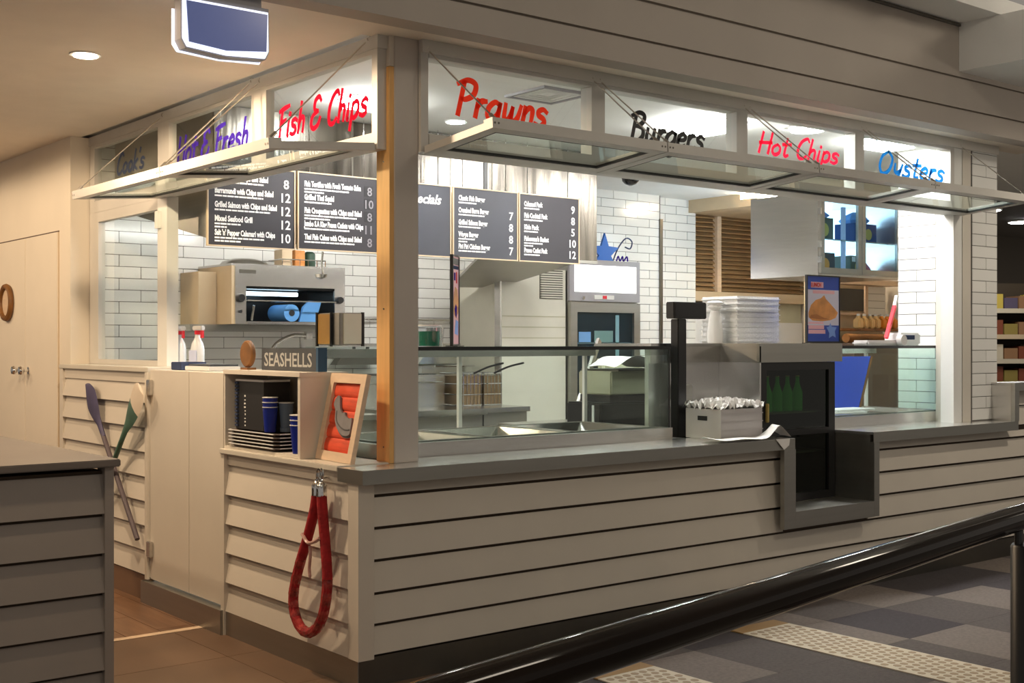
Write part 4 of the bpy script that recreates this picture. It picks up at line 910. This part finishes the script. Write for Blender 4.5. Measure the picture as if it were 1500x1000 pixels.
# two pans hanging from the rail behind
for k, (xa, lab) in enumerate(((2.12, 'dark steel pan hanging on the tiled wall behind the griddle'), (2.86, 'bright steel scoop hanging on the tiled wall behind the fryer'))):
    t = thing('hanging_pan', lab, 'pan', (xa, 3.5, 1.28))
    obj('dish', prism([(xa-.10, 1.36), (xa+.17, 1.36), (xa+.24, 1.285), (xa-.16, 1.285)], .09, Matrix.Translation((0, 3.60, 0)) @ Matrix(((1, 0, 0, 0), (0, 0, -1, 0), (0, 1, 0, 0), (0, 0, 0, 1)))), ['steel_dark', 'steel_bright'][k], t); obj('strap', B(xa, xa+.02, 3.53, 3.545, 1.3605, 1.42), 'black', t); obj('strap', B(xa+.12, xa+.14, 3.53, 3.545, 1.3605, 1.42), 'black', t)
    obj('hanging_bar', B(xa-.20, xa+.26, 3.525, 3.555, 1.4205, 1.445), 'steel_bright', t)
tag(obj('steel_strip', bar((2.62, 1.60, .96), (2.98, 1.75, 1.47), .02, .045), 'steel'), 'long steel strip leaning at a slant behind the long display case', 'strip')
pbn = thing('prep_bench', 'low stainless preparation bench behind the display case', 'bench', (2.9, 1.7, 0))
obj('bench_top', B(2.3, 3.5, 1.45, 2.0, .895, .92), 'steel', pbn)
for xa in (2.33, 3.43):
    for ya in (1.48, 1.93): obj('leg', B(xa, xa+.04, ya, ya+.04, 0, .8945), 'steel', pbn)
ys = thing('bread_rack', 'pale upright rack with a cream tub seen through the case', 'rack', (3.2, 1.8, .921))
obj('upright', tube(smooth([(3.08, 1.82, .922), (3.10, 1.82, 1.15), (3.06, 1.82, 1.33)], 4), .022, 8), 'cream_metal', ys); obj('shelf_plate', B(3.10, 3.42, 1.72, 1.95, 1.16, 1.175), 'steel_bright', ys); obj('upright', B(3.40, 3.42, 1.80, 1.84, .922, 1.159), 'cream_metal', ys)
tb_ = thing('cream_tub', 'cream lidded tub on the pale rack', 'tub', (3.27, 1.83, 1.1755))
obj('body', B(3.13, 3.40, 1.75, 1.93, 1.176, 1.32, bev=.008), 'cream_metal', tb_); obj('lid', B(3.125, 3.405, 1.745, 1.935, 1.3205, 1.34, bev=.004), 'cream_metal', tb_)
# weighing machine with paper on it, behind the right end of the long case
sm_ = thing('weighing_machine', 'cream and black counter machine behind the end of the long case', 'machine', (2.62, 1.15, .921))
obj('base', B(2.34, 2.90, 1.05, 1.36, .921, 1.085, bev=.01), 'black', sm_); obj('step', B(2.44, 2.86, 1.07, 1.34, 1.0855, 1.13), 'black', sm_); obj('body', B(2.44, 2.90, 1.06, 1.36, 1.1305, 1.275, bev=.008), 'cream_metal', sm_); obj('platter', B(2.48, 2.93, 1.04, 1.38, 1.2755, 1.288), 'steel_dark', sm_); obj('side_light', B(2.335, 2.3395, 1.10, 1.12, .97, 1.07), 'white_plastic', sm_)
tag(obj('under_bench', B(2.25, 2.95, 1.03, 1.40, 0, .9205), 'steel_dull'), 'stainless stand under the cream and black machine', 'bench')
pp = nb(); nx, ny = 14, 6; G = []
for i in range(nx+1):
    for j in range(ny+1):
        u, v_ = i/nx, j/ny; G.append(pp.verts.new((2.44+.50*u, 1.03+.30*v_, 1.292+.075*math.sin(math.pi*min(1, u*1.15))**2*(1-.3*v_)+.010*math.sin(9*u+4*v_)+.010)))
for i in range(nx):
    for j in range(ny): k = i*(ny+1)+j; pp.faces.new((G[k], G[k+ny+1], G[k+ny+2], G[k+1]))
tag(obj('paper_sheet', pp, 'paper', None, True), 'crumpled white paper sheet lying on the cream machine', 'paper')

# upright fridge with a light box
uf = thing('upright_fridge', 'upright glass-door fridge with a glowing white light box on top', 'fridge', (4.22, 3.3, 0))
obj('cabinet', B(3.84, 4.62, 3.05, 3.60, 0, 2.13), 'steel_dull', uf); obj('light_box_frame', B(3.835, 4.625, 3.02, 3.049, 1.79, 2.13), 'sign_body', uf); obj('light_box', B(3.885, 4.575, 3.012, 3.0195, 1.865, 2.085), 'lightbox', uf)
cp = obj('control_strip', B(4.10, 4.32, 3.012, 3.0195, 1.808, 1.842), 'frame_white', uf); obj('red_display', B(4.19, 4.235, 3.009, 3.0118, 1.812, 1.838), 'red_plastic', cp)
obj('lock', lathe([(.014, 0), (.014, -.01)], (3.98, 3.0195, 1.815), 14, 'Y'), 'chrome', uf)
dr_ = nb()
for a in ((3.84, 3.91, .2, 1.775), (4.55, 4.62, .2, 1.775), (3.91, 4.55, 1.70, 1.775), (3.91, 4.55, .2, .27)): box(dr_, a[0], a[1], 3.01, 3.049, a[2], a[3])
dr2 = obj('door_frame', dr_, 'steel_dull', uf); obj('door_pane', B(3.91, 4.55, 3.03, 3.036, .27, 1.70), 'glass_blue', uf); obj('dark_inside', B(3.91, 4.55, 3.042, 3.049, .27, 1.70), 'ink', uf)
obj('inner_frame', B(4.36, 4.40, 3.0365, 3.0415, .9, 1.68), 'cream_panel', uf); obj('shelf_edge', B(3.91, 4.55, 3.0365, 3.0415, 1.44, 1.455), 'steel', uf); obj('stored_tub', B(4.12, 4.33, 3.0365, 3.0415, 1.456, 1.55), 'cream_metal', uf); obj('stored_bag', B(3.95, 4.08, 3.0365, 3.0415, 1.456, 1.54), 'label_blue', uf)
st = thing('star_ornament', 'blue star with curling wire on top of the upright fridge', 'ornament', (4.30, 3.1, 2.131))
MF = Matrix.Translation((4.30, 3.12, 2.20)) @ Matrix(((1, 0, 0, 0), (0, 0, -1, 0), (0, 1, 0, 0), (0, 0, 0, 1)))
stp = []
for k in range(10):
    a = math.pi/2+k*math.pi/5; r = .165 if k % 2 == 0 else .072; stp.append((r*math.cos(a), max(-.068, r*math.sin(a))))
obj('star', prism(stp, .02, MF), 'blue_star', st)
obj('curl', tube(smooth([(4.10, 3.11, 2.15), (4.03, 3.11, 2.22), (4.07, 3.11, 2.27), (4.15, 3.11, 2.24), (4.24, 3.11, 2.18)], 5), .006, 6), 'slate_paint', st)
obj('curl', tube(smooth([(4.40, 3.11, 2.14), (4.46, 3.11, 2.25), (4.55, 3.11, 2.335), (4.62, 3.11, 2.31), (4.60, 3.11, 2.25), (4.54, 3.11, 2.26)], 5), .006, 6), 'slate_paint', st)
obj('script', tube(smooth([(4.44, 3.11, 2.14), (4.46, 3.11, 2.18), (4.48, 3.11, 2.14), (4.51, 3.11, 2.18), (4.52, 3.11, 2.14), (4.56, 3.11, 2.18), (4.57, 3.11, 2.14)], 4), .006, 6), 'purple_paint', st)
# cream wall panel with a grille
cpn = thing('wall_panel', 'smooth cream panel with a louvred grille beside the upright fridge', 'panel', (3.49, 3.3, 0))
obj('sheet', B(3.16, 3.825, 3.06, 3.60, .0, 2.035), 'cream_panel', cpn); obj('corner_strip', B(3.145, 3.1595, 3.05, 3.12, .0, 2.035), 'steel', cpn)
for k in range(4): obj('groove', B(3.17, 3.82, 3.056, 3.0595, 1.40+k*.085, 1.408+k*.085), 'cream_metal', cpn)
gl_ = obj('grille', B(3.55, 3.79, 3.054, 3.0595, 1.80, 2.03), 'steel_dark', cpn)
for k in range(12): obj('slat', B(3.555, 3.785, 3.040, 3.0535, 1.806+k*.0185, 1.815+k*.0185), 'cream_panel', gl_)

# ------------------------------------------------------------------ back right: louvres, cabinet, pass shelf
lv = struct('window_9', loc=(6.8, 3.86, 1.2), label='brown louvred shutter over a low pass window')
obj('jamb', B(6.102, 6.155, 3.80, 3.90, 1.2, 2.80), 'beige', lv); obj('header', B(6.155, 7.9, 3.80, 3.90, 2.72, 2.82), 'beige', lv); obj('mid_rail', B(6.155, 7.9, 3.80, 3.90, 1.86, 1.955), 'beige', lv); obj('mullion', B(6.49, 6.54, 3.805, 3.895, 1.2, 1.86), 'beige', lv); obj('mullion', B(6.47, 6.53, 3.80, 3.86, 1.955, 2.72), 'pale_timber', lv)
for k in range(17):
    z = 1.965+k*.0445
    for a, b2 in ((6.155, 6.468), (6.532, 7.9)):
        q = bar((a, 3.85, z+.018), (b2, 3.85, z+.018), .05, .012); 
        R = Matrix.Translation((0, 3.85, z+.018)) @ Matrix.Rotation(math.radians(40), 4, 'X') @ Matrix.Translation((0, -3.85, -z-.018))
        for v in q.verts: v.co = R @ v.co
        obj('louvre_slat', q, 'louvre', lv)
obj('shutter_back', B(6.155, 7.9, 3.905, 3.93, 1.955, 2.72), 'brown_wood', lv)
obj('low_panel', B(6.155, 6.49, 3.88, 3.90, 1.2, 1.74), 'white_plastic', lv); obj('low_panel', B(6.54, 7.9, 3.88, 3.90, 1.2, 1.66), 'white_plastic', lv); obj('low_panel', B(6.54, 7.9, 3.90, 3.92, 1.66, 1.86), 'cream_metal', lv)
struct('ceiling', B(6.0, 8.0, 2.9, 3.79, 2.70, 2.8195), 'beige')
gc = thing('glass_cabinet', 'wall-hung stainless cabinet with glass doors beside the bright tiled wall', 'cabinet', (5.75, 1.95, 2.0))
obj('side_panel', B(5.20, 5.215, 1.62, 2.30, 2.0, 2.62), 'steel', gc); obj('top_panel', B(5.20, 6.28, 1.62, 2.30, 2.6205, 2.64), 'steel', gc); obj('bottom_panel', B(5.20, 6.28, 1.62, 2.30, 1.98, 1.9995), 'steel', gc); obj('side_panel', B(6.265, 6.28, 1.62, 2.30, 2.0, 2.62), 'steel', gc)
obj('back_light', B(5.215, 6.265, 2.28, 2.295, 2.0, 2.62), 'cool_panel', gc); obj('shelf', B(5.217, 6.263, 1.66, 2.27, 2.272, 2.282), 'steel_bright', gc)
for a, b2 in ((5.205, 5.735), (5.745, 6.275)):
    f = nb(); 
    for q in ((a, a+.045, 2.0, 2.62), (b2-.045, b2, 2.0, 2.62), (a+.045, b2-.045, 2.57, 2.62), (a+.045, b2-.045, 2.0, 2.045)): box(f, q[0], q[1], 1.592, 1.618, q[2], q[3])
    d_ = obj('door_frame', f, 'steel_dull', gc); obj('pane', B(a+.045, b2-.045, 1.602, 1.608, 2.045, 2.57), 'glass_blue', d_)
for z in (2.08, 2.20, 2.46, 2.56): obj('hinge', B(5.188, 5.204, 1.585, 1.615, z, z+.05), 'chrome', gc)
obj('inner_rack', B(5.60, 5.64, 1.68, 1.70, 2.02, 2.55), 'label_blue', gc)
def pack(label, x, y, z, sx_, h, m, spot_m):
    t = thing('packet', label, 'packet', (x+sx_/2, y, z), 'packets in the glass cabinet')
    obj('carton', B(x, x+sx_, y, y+.20, z, z+h), m, t); obj('picture', lathe([(h*.30, 0), (h*.30, -.002)], (x+sx_*.62, y-.0005, z+h*.45), 16, 'Y'), spot_m, t); obj('badge', B(x+.02, x+.065, y-.003, y-.0005, z+h-.05, z+h-.01), 'white_plastic', t)
pack('dark packet with a yellow picture on the upper cabinet shelf by the hinges', 5.27, 1.75, 2.283, .30, .18, 'dark_green', 'egg_yellow')
pack('dark packet with a yellow picture on the lower cabinet shelf by the hinges', 5.26, 1.75, 2.001, .33, .18, 'ink', 'juice')
pack('blue packet on the upper cabinet shelf beside the bright wall', 5.86, 1.75, 2.283, .30, .16, 'blue_paint', 'egg_yellow')
pack('dark packet on the lower cabinet shelf beside the bright wall', 5.80, 1.75, 2.001, .18, .17, 'dark_green', 'egg_yellow')
tag(obj('crumpled_bag', lathe([(.06, 0), (.09, .03), (.07, .08), (.03, .13)], (6.10, 1.85, 2.001), 9), 'pink'), 'crumpled pink bag on the lower cabinet shelf', 'bag')
tag(obj('crumpled_bag', lathe([(.10, 0), (.13, .03), (.09, .07), (.02, .10)], (5.99, 1.85, 2.4445), 9), 'blue_towel'), 'pale blue bag lying on the blue packet', 'bag')
tag(obj('crumpled_bag', lathe([(.10, 0), (.13, .02), (.09, .05), (.02, .08)], (5.45, 1.85, 2.4645), 9), 'pale_blue'), 'blue bag lying on the upper dark packet', 'bag')
ph = thing('pass_shelf', 'timber framed pass-through shelf under the glass cabinet', 'shelf', (7.2, 2.75, 0))
obj('back_wall', B(6.62, 7.78, 2.80, 2.86, 0, 2.05), 'beige', ph); obj('dark_opening', B(6.80, 7.44, 2.78, 2.7995, 1.76, 1.97), 'black', ph)
for a in ((6.76, 6.80, 1.74, 2.0), (7.44, 7.48, 1.74, 2.0), (6.76, 7.48, 1.72, 1.7395)): obj('opening_trim', B(a[0], a[1], 2.76, 2.7795, a[2], a[3]), 'pale_timber', ph)
obj('shelf_board', B(6.62, 7.78, 2.45, 2.7595, 1.56, 1.585), 'brown_wood', ph); obj('head_band', B(6.62, 7.78, 2.60, 2.7595, 2.002, 2.05), 'pale_timber', ph)
obj('tile_bed', B(7.48, 7.775, 2.775, 2.7995, 1.72, 2.0), 'grout', ph)
for k in range(4): obj('wall_tile', B(7.483, 7.775, 2.765, 2.7748, 1.722+k*.07, 1.788+k*.07), 'tile', ph)
for k in range(7):
    xx = 7.10+k*.092; m = ['juice_pale', 'juice_pale', 'juice_pale', 'juice_pale', 'juice', 'juice', 'juice'][k]
    t = thing('sauce_bottle', ['pale %s' % 'orange bottle', 'orange bottle'][k > 3]+' with a cap on the pass shelf', 'bottle', (xx, 2.6, 1.586), ['pale bottles on the pass shelf', 'orange bottles on the pass shelf'][k > 3])
    obj('body', B(xx-.038, xx+.038, 2.56, 2.64, 1.586, 1.68, bev=.012), m, t); obj('neck', lathe([(.030, 0), (.016, .025)], (xx, 2.6, 1.681), 10), m, t); obj('cap', lathe([(.018, 0), (.018, .018)], (xx, 2.6, 1.7065), 10), 'white_plastic', t)
rt_ = tag(obj('rolled_tube', lathe([(.042, -.35), (.042, .35)], (6.98, 2.40, 1.492), 18, 'X'), 'brown_wood', None, True), 'brown rolled tube lying below the sauce bottles', 'tube')
tag(obj('lower_bench', B(6.2, 7.75, 2.0, 2.44, 0, 1.449), 'tray_brown'), 'dark brown bench below the pass shelf', 'bench')

# ------------------------------------------------------------------ things standing on the counter and cases
ZC = 1.4325
nd = thing('napkin_dispenser', 'metal napkin dispenser with a yellow face on the long case', 'napkin dispenser', (.42, .86, ZC))
R = Matrix.Translation((.42, .85, ZC)) @ Matrix.Rotation(math.radians(0), 4, 'Z')
obj('body', B(-.06, .075, -.07, .135, .006, .165, M=R, bev=.004), 'steel_dull', nd); obj('yellow_face', B(-.068, -.0605, .0, .125, .012, .160, M=R), 'yellow_panel', nd); obj('front_plate', B(-.04, .06, -.0785, -.0705, .012, .160, M=R), 'cream_panel', nd)
for a in ((-.074, -.061, .128, .138, 0, .168), (-.074, -.061, -.008, .0, 0, .168), (.062, .076, -.08, -.0705, 0, .168)): obj('black_edge', B(*a, M=R), 'black', nd)
gj = thing('green_tub', 'clear tub of dark green sauce on the long case beside the post', 'tub', (.78, .62, ZC))
obj('liquid', lathe([(.052, .002), (.056, .075)], (.78, .62, ZC), 20), 'green_liquid', gj, True); obj('tub', lathe([(.056, 0), (.060, .10)], (.78, .62, ZC), 20), 'clear', gj, True); obj('rim', lathe([(.062, 0), (.062, .006)], (.78, .62, ZC+.1005), 20), 'white_plastic', gj)
tag(obj('steel_tub', lathe([(.042, 0), (.046, .095), (.042, .095)], (.87, .70, ZC), 18), 'steel_bright', None, True), 'small steel tub beside the green sauce tub', 'tub')
tag(obj('red_lid', lathe([(.04, 0), (.038, .010), (.01, .014)], (.47, .46, ZC), 16), 'red_plastic', None, True), 'small red lid on the long case by the corner post', 'lid')
def poster(name, label, cx, cy, ang, w_, h, mface, deco, cat='poster stand', zc=1.4325):
    ZC = zc; t = thing(name, label, cat, (cx, cy, ZC)); R = Matrix.Translation((cx, cy, ZC)) @ Matrix.Rotation(ang, 4, 'Z')
    obj('sheet', B(-w_/2+.008, w_/2-.008, -.004, .004, .012, h-.008, M=R), mface, t); f = nb()
    for a in ((-w_/2, -w_/2+.008, .004, h), (w_/2-.008, w_/2, .004, h), (-w_/2+.008, w_/2-.008, h-.008, h), (-w_/2+.008, w_/2-.008, .004, .012)): box(f, a[0], a[1], -.008, .008, a[2], a[3], M=R)
    obj('frame', f, 'black', t); obj('foot', B(-w_/2, w_/2, -.03, .03, 0, .004, M=R), 'black', t)
    for nm, pts, m, lay in deco:
        M2 = R @ Matrix.Translation((0, -.0042, 0)) @ Matrix(((1, 0, 0, 0), (0, 0, -1, 0), (0, 1, 0, 0), (0, 0, 0, 1)))
        obj(nm, prism(pts, .0004*lay, M2), m, t)
    return t
def rect(a, b, c, d): return [(a, c), (b, c), (b, d), (a, d)]
P1W, P1H = .335, .425
def q(pts): return [((x-.5)*P1W*.93, .012+y*(P1H-.022)) for x, y in pts]
fishp = [(.02, .44), (.10, .56), (.25, .64), (.42, .67), (.52, .72), (.58, .66), (.70, .60), (.85, .52), (.97, .45), (.90, .37), (.72, .33), (.45, .31), (.15, .32), (.03, .37)]
starp = [(.60, .22), (.68, .23), (.72, .29), (.77, .23), (.93, .22), (.87, .16), (.90, .06), (.80, .09), (.68, .05), (.69, .13)]
poster('poster_stand', 'blue lunch poster stand showing battered fish above the drinks fridge', 3.62, .38, 0, P1W, P1H, 'screen_blue', [
    ('lilac_field', q(rect(.0, 1.0, .25, .80)), 'pastel_lilac', 1), ('pink_label', q(rect(.1, .5, .83, .92)), 'pastel_pink', 1), ('pink_label', q(rect(.16, .86, .74, .79)), 'pastel_pink', 2), ('pink_label', q(rect(.02, .52, .19, .25)), 'pastel_pink', 2), ('pink_label', q(rect(.02, .56, .12, .18)), 'pastel_pink', 2), ('pink_label', q(rect(.02, .50, .27, .30)), 'pastel_pink', 2),
    ('fish_picture', q(fishp), 'batter', 3), ('fish_shade', q([(.05, .36), (.40, .34), (.70, .345), (.50, .37), (.28, .42), (.10, .41)]), 'batter_dark', 4), ('star_print', q(starp), 'pale_blue', 3)], zc=1.4475)
tx = bpy.data.objects['poster_stand']
obj('print', text_bm('LUNCH', .036, (3.62-.125, .3745, 1.4475+.012+.845*(P1H-.022)), 'F', off=.0006, width=.10), 'red_paint', tx)
P2W, P2H = .135, .445
def q2(pts): return [((x-.5)*P2W*.88, .012+y*(P2H-.022)) for x, y in pts]
poster('poster_stand', 'narrow pink poster stand with a burger picture on the long case', .80, .43, math.radians(40), P2W, P2H, 'pastel_pink', [
    ('dark_heading', q2(rect(0, 1, .91, .985)), 'ink', 1), ('dark_heading', q2(rect(.1, .95, .86, .90)), 'slate_paint', 1), ('purple_print', q2(rect(.2, .45, .73, .82)), 'purple_paint', 1), ('purple_print', q2(rect(.55, .7, .70, .83)), 'crimson_paint', 1),
    ('food_picture', q2([(.05, .42), (.2, .58), (.4, .66), (.75, .63), (.95, .50), (.9, .36), (.5, .30), (.2, .34)]), 'batter', 2), ('food_shade', q2([(.25, .40), (.5, .46), (.7, .42), (.6, .30), (.4, .33)]), 'purple_paint', 3), ('blue_print', q2([(.3, .12), (.85, .10), (.9, .26), (.5, .28)]), 'pale_blue', 2)])
# folded towels
tw_ = random.Random(5)
for k in range(9):
    z = 1.448+k*.0325; dx = tw_.uniform(-.008, .008)
    lab = 'white folded towel, number %s from the bottom of the towel stack' % ['one', 'two', 'three', 'four', 'five', 'six', 'seven', 'eight', 'nine'][k]
    if k == 8: lab = 'white folded towel on top of the towel stack'
    b = B(3.07+dx, 3.49+dx*1.6, .60+dx, .92, z, z+.031, bev=.013)
    tag(obj('folded_towel', b, 'towel', None, True), lab, 'towel', 'stack of folded towels')
tg = thing('carrier_bag', 'white knotted carrier bag standing beside the towel stack', 'bag', (3.0, .70, 1.4475))
obj('pouch', lathe([(.045, 0), (.05, .05), (.04, .15), (.028, .20)], (3.0, .72, 1.448), 10), 'paper', tg, True); obj('knot', lathe([(.015, 0), (.05, .02), (.035, .035), (.06, .05), (.02, .06)], (3.0, .72, 1.649), 9), 'paper', tg)
# till pole display
tp = thing('pole_display', 'black customer display on a square pole at the till', 'display', (2.31, .42, .921))
obj('pole', B(2.335, 2.405, .40, .46, .921, 1.585, bev=.004), 'black', tp); hdp = obj('display_head', B(2.275, 2.545, .375, .44, 1.586, 1.68, bev=.005), 'black', tp); obj('screen', B(2.285, 2.535, .372, .3745, 1.595, 1.672), 'ink', hdp)
tag(obj('card_terminal', B(2.42, 2.50, .44, .48, 1.12, 1.21, bev=.006), 'steel_dull'), 'small grey terminal fixed to the stainless splash panel', 'terminal')
# crate with crumpled paper
cr = thing('paper_crate', 'pale grey plastic crate full of crumpled white paper beside the till', 'crate', (2.55, .30, .9205))
x0, x1, y0, y1, z0 = 2.355, 2.70, .10, .36, .9205
cb2 = nb(); 
for a in ((x0, x1, y0, y0+.012), (x0, x1, y1-.012, y1), (x0, x0+.012, y0+.012, y1-.012), (x1-.012, x1, y0+.012, y1-.012)): box(cb2, *a, z0, z0+.165)
box(cb2, x0+.012, x1-.012, y0+.012, y1-.012, z0, z0+.01)
obj('shell', cb2, 'grey_plastic', cr)
for k in range(3): obj('rib', B(x0-.003, x1+.003, y0-.004, y0-.0005, z0+.045+k*.045, z0+.05+k*.045), 'grey_plastic', cr)
obj('handle_slot', B(x0-.002, x0-.0003, y0+.10, y0+.17, z0+.10, z0+.125), 'ink', cr)
cpb = nb(); rr = random.Random(8); nx, ny = 34, 20; G = []
for i in range(nx+1):
    for j in range(ny+1): G.append(cpb.verts.new((x0-.012+(x1-x0+.024)*i/nx+rr.uniform(-.008, .008), y0-.012+(y1-y0+.024)*j/ny+rr.uniform(-.008, .008), z0+.170+rr.uniform(-.016, .040)+.022*math.sin(math.pi*i/nx)*math.sin(math.pi*j/ny))))
for i in range(nx):
    for j in range(ny): k = i*(ny+1)+j; cpb.faces.new((G[k], G[k+ny+1], G[k+ny+2], G[k+1]))
tag(obj('crumpled_paper', cpb, 'paper'), 'crumpled white paper heaped in the pale grey crate', 'paper')
# paper lying over the counter edge
pw = nb(); prof = smooth([(2.08, .03, 0), (2.2, .012, 0), (2.36, .014, 0), (2.53, .008, 0), (2.60, .045, 0), (2.645, .075, 0), (2.69, .050, 0), (2.745, .008, 0)], 4); G = []
for p in prof:
    for j in range(4): G.append(pw.verts.new((p.x+.03*j, -.068+.05*j, .9215+p.y*(1 if j < 3 else .6))))
for i in range(len(prof)-1):
    for j in range(3): k = i*4+j; pw.faces.new((G[k], G[k+4], G[k+5], G[k+1]))
v = [pw.verts.new(p) for p in ((2.60, -.079, .9225), (2.72, -.079, .9225), (2.71, -.082, .885), (2.665, -.083, .862))]; pw.faces.new(v)
tag(obj('paper_sheet', pw, 'paper', None, True), 'white paper sheet folded over the stainless counter edge', 'paper')
# label cutter / tape tool with a red-handled brush
et = thing('tape_cutter', 'grey hand tool machine with a red handle on the short case', 'tool', (4.4, .5, ZC))
obj('base', B(4.15, 4.52, .42, .55, ZC, ZC+.035, bev=.012), 'grey_plastic', et); obj('body', B(4.53, 4.76, .42, .56, ZC, ZC+.085, bev=.012), 'white_plastic', et); obj('screen', B(4.57, 4.68, .417, .4198, ZC+.04, ZC+.07), 'slate_paint', et); obj('wheel', lathe([(.035, -.02), (.035, .02)], (4.50, .40, ZC+.036), 18, 'Y'), 'grey_plastic', et)
hd2 = obj('red_handle', bar((4.44, .48, ZC+.05), (4.57, .50, ZC+.27), .022, .022), 'red_plastic', et); obj('handle_top', bar((4.57, .50, ZC+.272), (4.60, .505, ZC+.34), .02, .02), 'steel_dull', hd2)

# ------------------------------------------------------------------ supermarket seen beyond the column
struct('ceiling', B(7.5, 20, -.4, 14, 3.35, 3.45), 'shop_dark'); struct('wall_back', B(8.5, 20, 7.2, 7.3, 0, 3.35), 'shop_dark')
for k, (x, y) in enumerate(((11.0, 3.6), (13.5, 5.0), (15.5, 5.6))):
    t = thing('ceiling_light', ['round shop ceiling light nearest the tiled column', 'round shop ceiling light above the product shelves', 'round shop ceiling light farthest beyond the shelves'][k], 'lamp', (x, y, 3.35), 'shop ceiling lights'); obj('trim_ring', lathe([(.2, 0), (.2, .02)], (x, y, 3.328), 20), 'frame_white', t); obj('lens', lathe([(.17, 0), (.17, .005)], (x, y, 3.3225), 20), 'light_panel', t)
spot('added_shelf_spot', (11.0, 3.0, 3.25), 90, (1, .9, .75), 150, .8, (12.3, 4.3, 1.2), r=.15)  # added spot that brightens the shelved cartons
su = thing('shop_shelving', 'tall supermarket shelving with rows of goods beyond the column', 'shelving', (12.6, 4.3, 0))
SD = Vector((.86, -.51, 0)).normalized(); SN = Vector((.51, .86, 0)).normalized(); SO = Vector((11.3, 4.75, 0))
def sb(a0, a1, d0, d1, z0, z1):
    M = Matrix(((SD.x, SN.x, 0, SO.x), (SD.y, SN.y, 0, SO.y), (0, 0, 1, 0), (0, 0, 0, 1))); return B(a0, a1, d0, d1, z0, z1, M=M)
obj('back_panel', sb(0, 2.6, .42, .46, 0, 2.25), 'shop_dark', su)
for k, z in enumerate((.95, 1.24, 1.56, 1.90)): obj('shelf_board', sb(0, 2.6, 0, .42, z-.03, z), 'steel_dark', su); obj('price_rail', sb(0, 2.6, -.02, -.001, z-.06, z), ['product_a', 'tactile', 'beige', 'tactile'][k], su)
for r_, (z, ms, nm) in enumerate(((.9505, ('product_a', 'product_b'), 'lowest'), (1.2405, ('product_c', 'product_b', 'tactile'), 'second'), (1.5605, ('product_a', 'product_c', 'product_b'), 'third'), (1.9005, ('product_d', 'product_c', 'egg_yellow'), 'top'))):
    for k in range(12):
        a = .05+k*.205; h = .14+.05*((k*7+r_*3) % 3)/2; m = ms[k % len(ms)]
        cw = {'product_a': 'olive', 'product_b': 'dark red', 'product_c': 'brown', 'product_d': 'dark purple', 'tactile': 'cream', 'egg_yellow': 'yellow'}[m]
        tag(obj('carton', sb(a, a+.185, .04, .36, z, z+h), m), '%s goods carton on the %s shelf of the supermarket shelving' % (cw, nm), 'carton', '%s cartons on the %s supermarket shelf' % (cw, nm))
